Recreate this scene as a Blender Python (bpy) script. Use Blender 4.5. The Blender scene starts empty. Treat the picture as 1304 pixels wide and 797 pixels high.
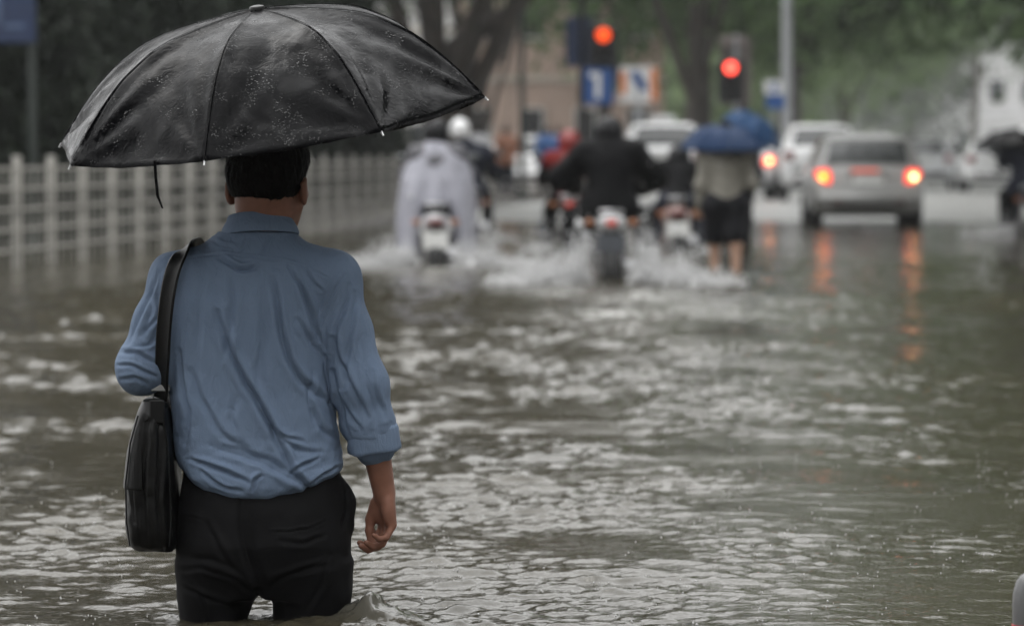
import bpy, math, random
import numpy as np
from mathutils import Vector, Matrix

random.seed(7)
RNG = np.random.default_rng(7)
SC = bpy.context.scene
COL = SC.collection

# ------------------------------------------------------------------ camera
CAM_H = 1.095          # lens height above the flood water (z = 0)
F_PX = 4890.0          # focal length in pixels of the 1304 px wide photograph
PITCH = math.atan((398.5 - 197.0) / F_PX)
cam_data = bpy.data.cameras.new('camera')
cam = bpy.data.objects.new('camera', cam_data)
COL.objects.link(cam)
cam.location = (0, 0, CAM_H)
cam.rotation_euler = (math.pi / 2 - PITCH, 0, 0)
cam_data.sensor_fit = 'HORIZONTAL'
cam_data.sensor_width = 36.0
cam_data.lens = 36.0 * F_PX / 1304.0
cam_data.clip_start = 0.2
cam_data.clip_end = 2000.0
cam_data.dof.use_dof = True
cam_data.dof.focus_distance = 9.02
cam_data.dof.aperture_fstop = 4.0
SC.camera = cam

# ------------------------------------------------------------------ sky, sun, exposure
world = bpy.data.worlds.new('World')
SC.world = world
world.use_nodes = True
wn, wl = world.node_tree.nodes, world.node_tree.links
wn.clear()
SUN_EL, SUN_AZ = math.radians(58), math.radians(-40)
sky = wn.new('ShaderNodeTexSky')
sky.sky_type = 'NISHITA'
sky.sun_disc = False
sky.sun_elevation = SUN_EL
sky.sun_rotation = SUN_AZ
sky.air_density = 1.0
sky.dust_density = 3.0
sky.ozone_density = 1.0
hsv = wn.new('ShaderNodeHueSaturation')
hsv.inputs['Saturation'].default_value = 0.10
mix = wn.new('ShaderNodeMix'); mix.data_type = 'RGBA'
mix.inputs['Factor'].default_value = 0.86          # closed cloud cover in front of the clear sky
# overcast sky: luminance rises evenly from the horizon to the zenith, (1 + 2 sin h) / 3
wtc = wn.new('ShaderNodeTexCoord'); wsx = wn.new('ShaderNodeSeparateXYZ')
wl.new(wtc.outputs['Generated'], wsx.inputs[0])
wmr = wn.new('ShaderNodeMapRange')
wmr.inputs[1].default_value = 0.0; wmr.inputs[2].default_value = 1.0; wmr.inputs[3].default_value = 1 / 3; wmr.inputs[4].default_value = 1.0
wl.new(wsx.outputs['Z'], wmr.inputs[0])
wsc = wn.new('ShaderNodeVectorMath'); wsc.operation = 'SCALE'
wsc.inputs[0].default_value = (24.0, 24.1, 24.2)
wl.new(wmr.outputs[0], wsc.inputs['Scale'])
wl.new(wsc.outputs[0], mix.inputs[7])
bgn = wn.new('ShaderNodeBackground')
bgn.inputs['Strength'].default_value = 0.11
won = wn.new('ShaderNodeOutputWorld')
wl.new(sky.outputs[0], hsv.inputs['Color'])
wl.new(hsv.outputs[0], mix.inputs[6])
wl.new(mix.outputs[2], bgn.inputs['Color'])
wl.new(bgn.outputs[0], won.inputs['Surface'])

sun_data = bpy.data.lights.new('sun', 'SUN')
sun_data.energy = 0.6
sun_data.angle = math.radians(35)
sun_data.color = (1.0, 0.97, 0.93)
sun = bpy.data.objects.new('sun', sun_data)
COL.objects.link(sun)
sd = Vector((math.sin(SUN_AZ) * math.cos(SUN_EL), math.cos(SUN_AZ) * math.cos(SUN_EL), math.sin(SUN_EL)))
sun.rotation_euler = sd.to_track_quat('Z', 'Y').to_euler()

SC.view_settings.view_transform = 'Standard'
SC.view_settings.look = 'None'
SC.view_settings.gamma = 1.0
SC.view_settings.exposure = 0.5
SC.view_settings.use_curve_mapping = False
SC.cycles.use_denoising = True
SC.cycles.max_bounces = 8
SC.cycles.diffuse_bounces = 3
SC.cycles.glossy_bounces = 3
SC.cycles.transparent_max_bounces = 8
SC.cycles.volume_bounces = 0
SC.cycles.sample_clamp_indirect = 6.0

# ------------------------------------------------------------------ pixel <-> place helpers
def ray(px, py):
    xc = (px - 652.0) / F_PX
    yc = -(py - 398.5) / F_PX
    c, s = math.cos(PITCH), math.sin(PITCH)
    return np.array([xc, c + yc * s, -s + yc * c])

def at(px, py, Y):
    d = ray(px, py)
    p = d * (Y / d[1])
    return Vector((p[0], p[1], p[2] + CAM_H))

def X_at(px, Y):
    return at(px, 197, Y).x

# street runs towards a vanishing point right of the middle of the picture
SLOPE = 0.11
def road_z(y):          # depth of the carriageway below the flood surface, it climbs out at ~63 m
    return float(np.interp(y, [-400, 12, 33, 45, 58, 63.5, 70, 90, 700], [-.53, -.53, -.24, -.22, -.12, 0.006, .05, .07, .07]))
# ------------------------------------------------------------------ materials
MATS = {}
def nodes_of(m):
    return m.node_tree.nodes, m.node_tree.links

def mat(name, col, rough=0.6, metal=0.0, var=0.12, vscale=6.0, bump=0.0, bscale=40.0, coat=0.0, emis=None, estr=0.0,
        trans=0.0, ior=1.45, sheen=0.0, spec=0.5, bdist=0.01):
    if name in MATS:
        return MATS[name]
    m = bpy.data.materials.new(name)
    m.use_nodes = True
    n, l = nodes_of(m)
    b = n['Principled BSDF']
    b.inputs['Roughness'].default_value = rough
    b.inputs['Metallic'].default_value = metal
    b.inputs['IOR'].default_value = ior
    b.inputs['Coat Weight'].default_value = coat
    b.inputs['Coat Roughness'].default_value = 0.08
    b.inputs['Sheen Weight'].default_value = sheen
    b.inputs['Specular IOR Level'].default_value = spec
    b.inputs['Transmission Weight'].default_value = trans
    tc = n.new('ShaderNodeTexCoord')
    if var > 0:
        nz = n.new('ShaderNodeTexNoise'); nz.inputs['Scale'].default_value = vscale; nz.inputs['Detail'].default_value = 5
        l.new(tc.outputs['Object'], nz.inputs['Vector'])
        mr = n.new('ShaderNodeMapRange')
        mr.inputs[1].default_value = 0.3; mr.inputs[2].default_value = 0.7
        mr.inputs[3].default_value = 1 - var; mr.inputs[4].default_value = 1 + var
        l.new(nz.outputs[0], mr.inputs[0])
        mx = n.new('ShaderNodeVectorMath'); mx.operation = 'SCALE'
        mx.inputs[0].default_value = col[:3]
        l.new(mr.outputs[0], mx.inputs['Scale'])
        l.new(mx.outputs[0], b.inputs['Base Color'])
    else:
        b.inputs['Base Color'].default_value = (*col[:3], 1)
    if bump > 0:
        nb = n.new('ShaderNodeTexNoise'); nb.inputs['Scale'].default_value = bscale; nb.inputs['Detail'].default_value = 6
        l.new(tc.outputs['Object'], nb.inputs['Vector'])
        bp = n.new('ShaderNodeBump'); bp.inputs['Strength'].default_value = bump; bp.inputs['Distance'].default_value = bdist
        l.new(nb.outputs[0], bp.inputs['Height'])
        l.new(bp.outputs[0], b.inputs['Normal'])
    if emis is not None:
        b.inputs['Emission Color'].default_value = (*emis[:3], 1)
        b.inputs['Emission Strength'].default_value = estr
    MATS[name] = m
    return m

# ------------------------------------------------------------------ mesh helpers
def tag(o, label=None, cat=None, group=None, kind=None):
    if label: o['label'] = label
    if cat: o['category'] = cat
    if group: o['group'] = group
    if kind: o['kind'] = kind
    return o

def link(o, parent=None):
    COL.objects.link(o)
    if parent is not None:
        o.parent = parent
    return o

def empty(name, loc=(0, 0, 0), rz=0.0, label=None, cat=None, group=None):
    o = bpy.data.objects.new(name, None)
    o.empty_display_size = 0.1
    o.location = loc
    o.rotation_euler = (0, 0, rz)
    link(o)
    return tag(o, label, cat, group)

def np_mesh(name, V, Q, smooth=True):
    """fast mesh from a vertex array and an (n,k) face array"""
    V = np.ascontiguousarray(V, dtype=np.float32); Q = np.ascontiguousarray(Q, dtype=np.int32)
    me = bpy.data.meshes.new(name)
    k = Q.shape[1]
    me.vertices.add(len(V)); me.vertices.foreach_set('co', V.ravel())
    me.loops.add(Q.size); me.loops.foreach_set('vertex_index', Q.ravel())
    me.polygons.add(len(Q)); me.polygons.foreach_set('loop_start', np.arange(0, Q.size, k, dtype=np.int32))
    me.update(calc_edges=True)
    me.polygons.foreach_set('use_smooth', np.full(len(Q), smooth, dtype=bool))
    return me

def obj(name, me, m=None, parent=None, loc=None, rot=None):
    o = bpy.data.objects.new(name, me)
    if m is not None and len(me.materials) == 0:
        me.materials.append(m)
    if loc is not None: o.location = loc
    if rot is not None: o.rotation_euler = rot
    return link(o, parent)

class MB:
    """collects simple shapes into one mesh"""
    def __init__(s): s.v = []; s.f = []
    def add(s, V, F):
        b = len(s.v)
        s.v += [tuple(map(float, p)) for p in V]
        s.f += [tuple(i + b for i in q) for q in F]
        return s
    def box(s, c, d, bev=0.0, rz=0.0, taper=1.0):
        """box with chamfered vertical and horizontal edges"""
        cx, cy, cz = c; hx, hy, hz = d[0] / 2, d[1] / 2, d[2] / 2
        b = min(bev, hx * .9, hy * .9, hz * .9)
        def ring(ix, iy, z, t=1.0):
            if b <= 0:
                p = [(-ix, -iy), (ix, -iy), (ix, iy), (-ix, iy)]
            else:
                p = [(-ix + b, -iy), (ix - b, -iy), (ix, -iy + b), (ix, iy - b), (ix - b, iy), (-ix + b, iy), (-ix, iy - b), (-ix, -iy + b)]
            co, si = math.cos(rz), math.sin(rz)
            return [(cx + (x * co - y * si) * t, cy + (x * si + y * co) * t, cz + z) for x, y in p]
        if b <= 0:
            R = [ring(hx, hy, -hz), ring(hx, hy, hz, taper)]
        else:
            q = b
            R = [ring(hx - q * .7, hy - q * .7, -hz), ring(hx, hy, -hz + q), ring(hx, hy, hz - q, taper), ring(hx - q * .7, hy - q * .7, hz, taper)]
        return s.loft(R, True, True)
    def loft(s, rings, cap0=False, cap1=False, closed=True):
        n = len(rings[0]); V = [p for r in rings for p in r]; F = []
        for i in range(len(rings) - 1):
            for j in range(n if closed else n - 1):
                k = (j + 1) % n
                F.append((i * n + j, i * n + k, (i + 1) * n + k, (i + 1) * n + j))
        if cap0: F.append(tuple(range(n - 1, -1, -1)))
        if cap1: F.append(tuple((len(rings) - 1) * n + j for j in range(n)))
        return s.add(V, F)
    def tube(s, path, r, n=8, cap=True, flat=1.0):
        P = [Vector(p) for p in path]
        R = r if isinstance(r, (list, tuple)) else [r] * len(P)
        rings = []; ref = None
        for i, p in enumerate(P):
            t = (P[min(i + 1, len(P) - 1)] - P[max(i - 1, 0)]).normalized()
            if ref is None:
                ref = t.orthogonal().normalized()
            ref = (ref - t * ref.dot(t)).normalized()
            b = t.cross(ref)
            rings.append([p + (ref * math.cos(a) * flat + b * math.sin(a)) * R[i] for a in [2 * math.pi * j / n for j in range(n)]])
        return s.loft(rings, cap, cap)
    def lathe(s, prof, c=(0, 0, 0), n=16, axis='z'):
        rings = []
        for r, h in prof:
            rg = []
            for j in range(n):
                a = 2 * math.pi * j / n
                p = (r * math.cos(a), r * math.sin(a), h)
                if axis == 'x': p = (h, p[0], p[1])
                elif axis == 'y': p = (p[0], h, -p[1])
                rg.append((c[0] + p[0], c[1] + p[1], c[2] + p[2]))
            rings.append(rg)
        return s.loft(rings, True, True)
    def ball(s, c, r, n=10, m=6):
        rr = r if isinstance(r, (list, tuple)) else (r, r, r)
        rings = []
        for i in range(m + 1):
            th = math.pi * (i + .02) / (m + .04)
            rings.append([(c[0] + rr[0] * math.sin(th) * math.cos(2 * math.pi * j / n), c[1] + rr[1] * math.sin(th) * math.sin(2 * math.pi * j / n), c[2] - rr[2] * math.cos(th)) for j in range(n)])
        return s.loft(rings, True, True)
    def torus(s, c, R, r, n=24, m=8, axis='x', flat=1.0):
        rings = []
        for i in range(n + 1):
            a = 2 * math.pi * i / n
            rg = []
            for j in range(m):
                b = 2 * math.pi * j / m
                q = R + r * math.cos(b); h = r * flat * math.sin(b)
                if axis == 'x': p = (h, q * math.cos(a), q * math.sin(a))
                elif axis == 'y': p = (q * math.cos(a), h, q * math.sin(a))
                else: p = (q * math.cos(a), q * math.sin(a), h)
                rg.append((c[0] + p[0], c[1] + p[1], c[2] + p[2]))
            rings.append(rg)
        return s.loft(rings)
    def build(s, name, m, parent=None, loc=None, rot=None, smooth=False, ang=None):
        me = bpy.data.meshes.new(name)
        me.from_pydata(s.v, [], s.f)
        me.update()
        if smooth:
            me.polygons.foreach_set('use_smooth', np.ones(len(me.polygons), dtype=bool))
            try: me.set_sharp_from_angle(angle=math.radians(ang or 40))
            except Exception: pass
        return obj(name, me, m, parent, loc, rot)

# ------------------------------------------------------------------ noise
_lat = {}
def vnoise(P, scale=1.0, seed=0):
    """smooth value noise, P (n,3) -> (-1..1)"""
    if seed not in _lat:
        _lat[seed] = np.random.default_rng(1000 + seed).random((64, 64, 64)).astype(np.float32) * 2 - 1
    T = _lat[seed]
    p = np.asarray(P, dtype=np.float64) * scale + 17.3
    i = np.floor(p).astype(np.int64); f = p - i
    f = f * f * (3 - 2 * f)
    i0 = i & 63; i1 = (i + 1) & 63
    def g(a, b, c): return T[a, b, c]
    x0, y0, z0 = i0.T; x1, y1, z1 = i1.T; fx, fy, fz = f.T
    c00 = g(x0, y0, z0) * (1 - fx) + g(x1, y0, z0) * fx
    c10 = g(x0, y1, z0) * (1 - fx) + g(x1, y1, z0) * fx
    c01 = g(x0, y0, z1) * (1 - fx) + g(x1, y0, z1) * fx
    c11 = g(x0, y1, z1) * (1 - fx) + g(x1, y1, z1) * fx
    return (c00 * (1 - fy) + c10 * fy) * (1 - fz) + (c01 * (1 - fy) + c11 * fy) * fz

def sstep(a, b, x):
    t = np.clip((x - a) / (b - a), 0, 1)
    return t * t * (3 - 2 * t)

# ------------------------------------------------------------------ implicit surfaces -> one continuous mesh
class SDF:
    def __init__(s, lo, hi, h):
        s.lo = np.array(lo, dtype=np.float64); s.h = h
        s.n = np.ceil((np.array(hi) - s.lo) / h).astype(int) + 1
        s.f = np.full(s.n, 1.0, dtype=np.float32)
    def sub(s, lo, hi):
        a = np.clip(np.floor((np.array(lo) - s.lo) / s.h).astype(int), 0, s.n)
        b = np.clip(np.ceil((np.array(hi) - s.lo) / s.h).astype(int) + 1, 0, s.n)
        sl = tuple(slice(i, j) for i, j in zip(a, b))
        ax = [(s.lo[k] + s.h * np.arange(a[k], b[k])).astype(np.float32) for k in range(3)]
        return sl, ax[0][:, None, None], ax[1][None, :, None], ax[2][None, None, :]
    def put(s, sl, d, k):
        a = s.f[sl]
        if k > 0:
            h = np.maximum(k - np.abs(a - d), 0) / k
            s.f[sl] = np.minimum(a, d) - h * h * k * .25
        else:
            s.f[sl] = np.minimum(a, d)
    def cone(s, a, b, ra, rb, k=.02, flat=None):
        a = np.array(a, float); b = np.array(b, float); m = max(ra, rb) + k + 3 * s.h
        sl, x, y, z = s.sub(np.minimum(a, b) - m, np.maximum(a, b) + m)
        ab = b - a; L2 = max(float(ab @ ab), 1e-9)
        t = np.clip(((x - a[0]) * ab[0] + (y - a[1]) * ab[1] + (z - a[2]) * ab[2]) / L2, 0, 1)
        dx, dy, dz = x - a[0] - t * ab[0], y - a[1] - t * ab[1], z - a[2] - t * ab[2]
        if flat is not None:       # (direction, factor): squash the section along a direction
            u, q = np.array(flat[0], float), flat[1]; u /= np.linalg.norm(u)
            c = dx * u[0] + dy * u[1] + dz * u[2]
            d = np.sqrt(dx * dx + dy * dy + dz * dz + c * c * (1 / q / q - 1)) - (ra + t * (rb - ra))
        else:
            d = np.sqrt(dx * dx + dy * dy + dz * dz) - (ra + t * (rb - ra))
        s.put(sl, d.astype(np.float32), k)
    def chain(s, pts, rad, k=.02, flat=None):
        for i in range(len(pts) - 1):
            s.cone(pts[i], pts[i + 1], rad[i], rad[i + 1], k, flat)
    def ell(s, c, r, k=.02, R=None):
        c = np.array(c, float); r = np.array(r, float); m = r.max() + k + 3 * s.h
        sl, x, y, z = s.sub(c - m, c + m)
        x, y, z = x - c[0], y - c[1], z - c[2]
        if R is not None:
            R = np.array(R)
            x, y, z = R[0, 0] * x + R[1, 0] * y + R[2, 0] * z, R[0, 1] * x + R[1, 1] * y + R[2, 1] * z, R[0, 2] * x + R[1, 2] * y + R[2, 2] * z
        k0 = np.sqrt((x / r[0]) ** 2 + (y / r[1]) ** 2 + (z / r[2]) ** 2) + 1e-9
        k1 = np.sqrt((x / r[0] ** 2) ** 2 + (y / r[1] ** 2) ** 2 + (z / r[2] ** 2) ** 2) + 1e-9
        s.put(sl, (k0 * (k0 - 1) / k1).astype(np.float32), k)
    def rbox(s, c, hd, r, k=.0):
        c = np.array(c, float); hd = np.array(hd, float); m = hd.max() + k + 3 * s.h
        sl, x, y, z = s.sub(c - hd - k - 3 * s.h, c + hd + k + 3 * s.h)
        qx, qy, qz = np.abs(x - c[0]) - hd[0] + r, np.abs(y - c[1]) - hd[1] + r, np.abs(z - c[2]) - hd[2] + r
        d = np.sqrt(np.maximum(qx, 0) ** 2 + np.maximum(qy, 0) ** 2 + np.maximum(qz, 0) ** 2) + np.minimum(np.maximum(np.maximum(qx, qy), qz), 0) - r
        s.put(sl, d.astype(np.float32), k)
    def profile(s, tab, k=.02, e=2.3):
        """stack of super-ellipses: rows (z, cx, cy, a, b)"""
        T = np.array(sorted(tab)); zl, zh = T[0, 0], T[-1, 0]
        m = T[:, 3:].max() + k + 3 * s.h
        sl, x, y, z = s.sub((T[:, 1].min() - m, T[:, 2].min() - m, zl - k - 3 * s.h), (T[:, 1].max() + m, T[:, 2].max() + m, zh + k + 3 * s.h))
        zz = np.linspace(zl, zh, 200)
        def smooth(c):
            v = np.interp(zz, T[:, 0], T[:, c]); kk = np.hanning(13); kk /= kk.sum()
            return np.convolve(np.pad(v, 6, mode='edge'), kk, mode='valid')
        zf = z.ravel()
        cx, cy, a, b = [np.interp(zf, zz, smooth(c)).astype(np.float32)[None, None, :] for c in (1, 2, 3, 4)]
        q = (np.abs((x - cx) / a) ** e + np.abs((y - cy) / b) ** e) ** (1 / e)
        d = (q - 1) * np.minimum(a, b)
        dz = np.maximum(zl - z, z - zh)
        d = np.where(dz > 0, np.sqrt(np.maximum(d, 0) ** 2 + dz ** 2), np.maximum(d, dz))
        s.put(sl, d.astype(np.float32), k)
    def cut(s, fn, lo=None, hi=None, k=0.01):
        """keep where fn(x,y,z) < 0"""
        sl, x, y, z = s.sub(s.lo if lo is None else lo, s.lo + s.n * s.h if hi is None else hi)
        d = (fn(x, y, z) + 0 * (x + y + z)).astype(np.float32); a = s.f[sl]
        h = np.maximum(k - np.abs(a - d), 0) / k if k > 0 else 0
        s.f[sl] = np.maximum(a, d) + h * h * k * .25
    def mesh(s):
        f = s.f
        f[0], f[-1] = 1, 1; f[:, 0], f[:, -1] = 1, 1; f[:, :, 0], f[:, :, -1] = 1, 1
        neg = f < 0
        cnt = np.zeros(np.array(f.shape) - 1, dtype=np.int8)
        o = [(i, j, k) for i in (0, 1) for j in (0, 1) for k in (0, 1)]
        nx, ny, nz = cnt.shape
        for i, j, k in o:
            cnt += neg[i:i + nx, j:j + ny, k:k + nz]
        A = np.argwhere((cnt > 0) & (cnt < 8))
        idx = np.full(cnt.shape, -1, dtype=np.int32)
        idx[A[:, 0], A[:, 1], A[:, 2]] = np.arange(len(A))
        P = np.zeros((len(A), 3)); W = np.zeros(len(A))
        val = {c: f[A[:, 0] + c[0], A[:, 1] + c[1], A[:, 2] + c[2]] for c in o}
        for c in o:
            for ax in range(3):
                if c[ax] == 0:
                    d = list(c); d[ax] = 1; d = tuple(d)
                    fa, fb = val[c], val[d]
                    cr = (fa < 0) != (fb < 0)
                    t = np.where(cr, fa / np.where(fa == fb, 1, fa - fb), 0)
                    q = np.array(c, float)[None, :].repeat(len(A), 0); q[:, ax] += t
                    P[cr] += q[cr]; W[cr] += 1
        V = (A + P / np.maximum(W, 1)[:, None]) * s.h + s.lo
        Q = []
        for ax in range(3):
            b, c = (ax + 1) % 3, (ax + 2) % 3
            s0 = [slice(None)] * 3; s1 = [slice(None)] * 3
            s0[ax] = slice(0, -1); s1[ax] = slice(1, None)
            n0, n1 = neg[tuple(s0)], neg[tuple(s1)]
            for flip, E in ((False, n0 & ~n1), (True, ~n0 & n1)):
                e = np.argwhere(E)
                e = e[(e[:, b] > 0) & (e[:, c] > 0) & (e[:, b] < f.shape[b] - 1) & (e[:, c] < f.shape[c] - 1)]
                if len(e) == 0: continue
                def g(db, dc):
                    q = e.copy(); q[:, b] += db; q[:, c] += dc
                    return idx[q[:, 0], q[:, 1], q[:, 2]]
                quad = np.stack([g(-1, -1), g(0, -1), g(0, 0), g(-1, 0)], 1)
                Q.append(quad[:, ::-1] if flip else quad)
        Q = np.concatenate(Q)
        return V, Q[(Q >= 0).all(1)]

def relax(V, Q, it=2, lam=0.5):
    n = len(V)
    a = np.concatenate([Q[:, i] for i in range(4)]); b = np.concatenate([Q[:, (i + 1) % 4] for i in range(4)])
    cnt = np.bincount(a, minlength=n) + np.bincount(b, minlength=n)
    for _ in range(it):
        S = np.stack([np.bincount(a, V[b, k], n) + np.bincount(b, V[a, k], n) for k in range(3)], 1)
        V = V + lam * (S / np.maximum(cnt, 1)[:, None] - V)
    return V

def normals(V, Q):
    N = np.cross(V[Q[:, 2]] - V[Q[:, 0]], V[Q[:, 3]] - V[Q[:, 1]])
    R = np.zeros_like(V)
    for k in range(3):
        for i in range(4):
            R[:, k] += np.bincount(Q[:, i], N[:, k], len(V))
    return R / (np.linalg.norm(R, axis=1)[:, None] + 1e-12)

def sdf_obj(name, S, m, parent, shift=(0, 0, 0), it=2, post=None):
    V, Q = S.mesh()
    V = relax(V, Q, it)
    if post is not None:
        V = post(V, normals(V, Q))
    return obj(name, np_mesh(name, V + np.array(shift), Q), m, parent)

def rotz(a):
    c, s = math.cos(a), math.sin(a)
    return np.array([[c, -s, 0], [s, c, 0], [0, 0, 1]])
# ------------------------------------------------------------------ ground, road, pavement, water
def fence_x(y): return -4.9 + SLOPE * (y - 37.0)

def strip(name, xl, xr, ys, dz, m, kind='structure'):
    V = []; F = []
    for y in ys:
        V += [(xl(y), y, road_z(y) + dz), (xr(y), y, road_z(y) + dz)]
    for i in range(len(ys) - 1):
        F.append((2 * i, 2 * i + 1, 2 * i + 3, 2 * i + 2))
    b = MB().add(V, F)
    return tag(b.build(name, m, smooth=True, ang=60), kind=kind)

m_ground = mat('wet_soil', (.06, .055, .045), .5, var=.3, vscale=.6, bump=.4, bscale=3)
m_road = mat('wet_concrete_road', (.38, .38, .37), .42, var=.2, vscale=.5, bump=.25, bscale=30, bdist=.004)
m_pave = mat('wet_pavement', (.16, .15, .14), .4, var=.2, vscale=1.2, bump=.3, bscale=14)
m_kerb = mat('kerb_stone', (.26, .25, .23), .5, var=.2, vscale=2)
YS = [-40, 0, 6, 12, 22, 33, 39, 45, 52, 58, 61, 63.5, 66, 70, 80, 90, 120, 180, 300, 590]
strip('ground', lambda y: -380, lambda y: 380, YS, -.10, m_ground)
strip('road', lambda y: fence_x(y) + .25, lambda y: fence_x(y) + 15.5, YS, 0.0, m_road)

def kerbed(name, xl, xr, ys):
    rings = []
    for y in ys:
        z = road_z(y)
        rings.append([(xl(y), y, z - .09), (xr(y), y, z - .09), (xr(y), y, z + .12), (xr(y) - .02, y, z + .14), (xl(y), y, z + .14)])
    b = MB().loft(rings, True, True)
    return tag(b.build(name, m_pave), kind='structure')
PY = [y for y in YS if y >= 22]
kerbed('pavement', lambda y: fence_x(y) - 6.5, lambda y: fence_x(y) + .2, [22] + [y for y in PY if 22 < y <= 80])
kerbed('pavement', lambda y: fence_x(y) - 6.5, lambda y: fence_x(y) + 1.2, [96, 120, 180, 300, 560])
b = MB()
rings = []
for y in [90, 120, 180, 300, 560]:
    z = road_z(y); x0 = fence_x(y) + 15.6
    rings.append([(x0, y, z - .09), (x0 + 6, y, z - .09), (x0 + 6, y, z + .14), (x0 + .02, y, z + .14), (x0, y, z + .12)])
tag(b.loft(rings, True, True).build('pavement', m_pave), kind='structure')

# ------------------------------------------------------------------ flood water
def fft_tile(n, L, l0, l1, p, seed, aniso=0.0, ang=0.0):
    r = np.random.default_rng(seed)
    kx = np.fft.fftfreq(n, L / n) * 2 * np.pi
    KX, KY = np.meshgrid(kx, kx, indexing='ij')
    K = np.hypot(KX, KY) + 1e-9
    k0, k1 = 2 * np.pi / l1, 2 * np.pi / l0
    A = K ** (-p) * np.exp(-(k0 / K) ** 4) * np.exp(-(K / k1) ** 4)
    A *= (1 - aniso) + aniso * np.abs(np.cos(np.arctan2(KY, KX) - ang)) ** 2.5
    h = np.fft.ifft2(A * (r.normal(size=K.shape) + 1j * r.normal(size=K.shape))).real
    gx = np.gradient(h, L / n, axis=0); gy = np.gradient(h, L / n, axis=1)
    h /= math.sqrt((gx ** 2 + gy ** 2).mean())       # unit rms slope
    return h.astype(np.float64)

def tile_at(T, L, x, y, rot, off=0.0):
    c, s = math.cos(rot), math.sin(rot)
    n = T.shape[0]
    u = ((x * c - y * s + off) / L * n) % n; v = ((x * s + y * c + off * .7) / L * n) % n
    i = np.floor(u).astype(int) % n; j = np.floor(v).astype(int) % n
    fu, fv = u - np.floor(u), v - np.floor(v)
    i1, j1 = (i + 1) % n, (j + 1) % n
    return (T[i, j] * (1 - fu) + T[i1, j] * fu) * (1 - fv) + (T[i, j1] * (1 - fu) + T[i1, j1] * fu) * fv

T_BIG = fft_tile(512, 19.0, .30, 2.6, 2.3, 3, .6, 1.35)
def peaky(T, a):
    s = T.std(); n = T / s
    return s * (n + a * (n * n - 1))
T_MID = peaky(fft_tile(512, 6.7, .06, .36, 2.15, 4, .80, 1.52), .22)
T_SML = peaky(fft_tile(512, 2.9, .026, .11, 2.0, 5, .76, 1.60), .22)

WAKES = []      # (x, y, sx, sy, height, foam): heaps of churned water
def wake(px, py, sx, sy, h, foam):
    d = ray(px, py); t = -CAM_H / d[2]
    WAKES.append((d[0] * t, d[1] * t, sx, sy, h, foam))
def wake_xy(x, y, sx, sy, h, foam): WAKES.append((x, y, sx, sy, h, foam))

# churned water round the man's legs
MAN_X, MAN_Y = (335 - 652.0) / F_PX * 9.10, 9.10
wake_xy(MAN_X + .235, MAN_Y - .06, .075, .10, .036, .10)
wake_xy(MAN_X + .30, MAN_Y - .14, .10, .09, .022, .08)
wake_xy(MAN_X - .25, MAN_Y - .04, .08, .08, .010, .0)
wake_xy(MAN_X + .42, MAN_Y - .42, .22, .08, .016, .0)
# splashes and wakes of the scooters
wake(470, 338, .60, 1.6, .014, .34); wake(636, 338, .50, 1.6, .014, .32); wake(556, 354, .6, 1.2, .01, .10)
wake(712, 374, .40, 1.4, .014, .36); wake(818, 380, .50, 1.5, .016, .42); wake(880, 388, .7, 1.0, .014, .36)
wake(770, 402, .50, .9, .016, .40); wake(960, 404, .55, .5, .016, .36); wake(1040, 408, .5, .4, .014, .24); wake(855, 398, .6, .55, .015, .38)
wake(925, 352, .3, .8, .03, .2)

def water_h(x, y):
    p = np.stack([x * .23, y * .07, 0 * x], 1)
    a = vnoise(p, 1.0, 11); a2 = vnoise(np.stack([x * .9, y * .28, 0 * x], 1), 1.0, 12)
    a3 = vnoise(np.stack([x * 2.6, y * .9, 0 * x], 1), 1.0, 13)
    # the man's and the riders' side is choppy, the right-hand lane is calmer
    lane = (x / y) - .035
    amp = np.clip(.88 - .50 * sstep(-.045, .075, lane) + .34 * a + .34 * a2, .30, 1.5)
    amp = amp * (1 - .3 * sstep(34, 48, y) * sstep(0, .05, lane))
    near = np.exp(-(((x - MAN_X) / .45) ** 2 + ((y - MAN_Y) / .6) ** 2))
    amp = amp + .2 * near
    small = np.clip(amp * (1 + .9 * a3) + .15 * a3, .06, 2.2)
    h = .040 * amp * tile_at(T_BIG, 19.0, x, y, .12) + .132 * (1 + .5 * sstep(14, 21, y) * sstep(42, 34, y)) * small * (.6 * tile_at(T_MID, 6.7, x, y, -.16, 2.3) + .55 * tile_at(T_MID, 6.7, x * 1.31, y * 1.31, .30, 4.4)) \
        + .165 * small * (.6 * tile_at(T_SML, 2.9, x, y, .22, 5.1) + .55 * tile_at(T_SML, 2.9, x * 1.23, y * 1.23, -.27, 1.7)) * np.clip(1.75 - y / 19, 0, 1)
    h = h * (.74 + .30 * sstep(9.5, 17, y))
    calm = sstep(66, 46, y)
    h = h * (.5 + .5 * calm)
    foam = np.zeros_like(h)
    nz = vnoise(np.stack([x, y * .6, 0 * x], 1), 7.0, 14) + .6 * vnoise(np.stack([x, y * .6, 0 * x], 1), 17.0, 15)
    nz2 = vnoise(np.stack([x, y * .5, 0 * x], 1), 24.0, 16) + .9 * vnoise(np.stack([x, y * .6, 0 * x], 1), 52.0, 17)
    for wx, wy, sx, sy, hh, fm in WAKES:
        g = np.exp(-((x - wx) / sx) ** 2 - ((y - wy) / sy) ** 2)
        h = h + hh * g * (.75 + .55 * nz + .35 * nz2)
        foam = np.maximum(foam, fm * g * np.clip(.7 + .9 * nz + .3 * nz2, 0, 1.3))
    return h, np.clip(foam, 0, 1)

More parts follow.
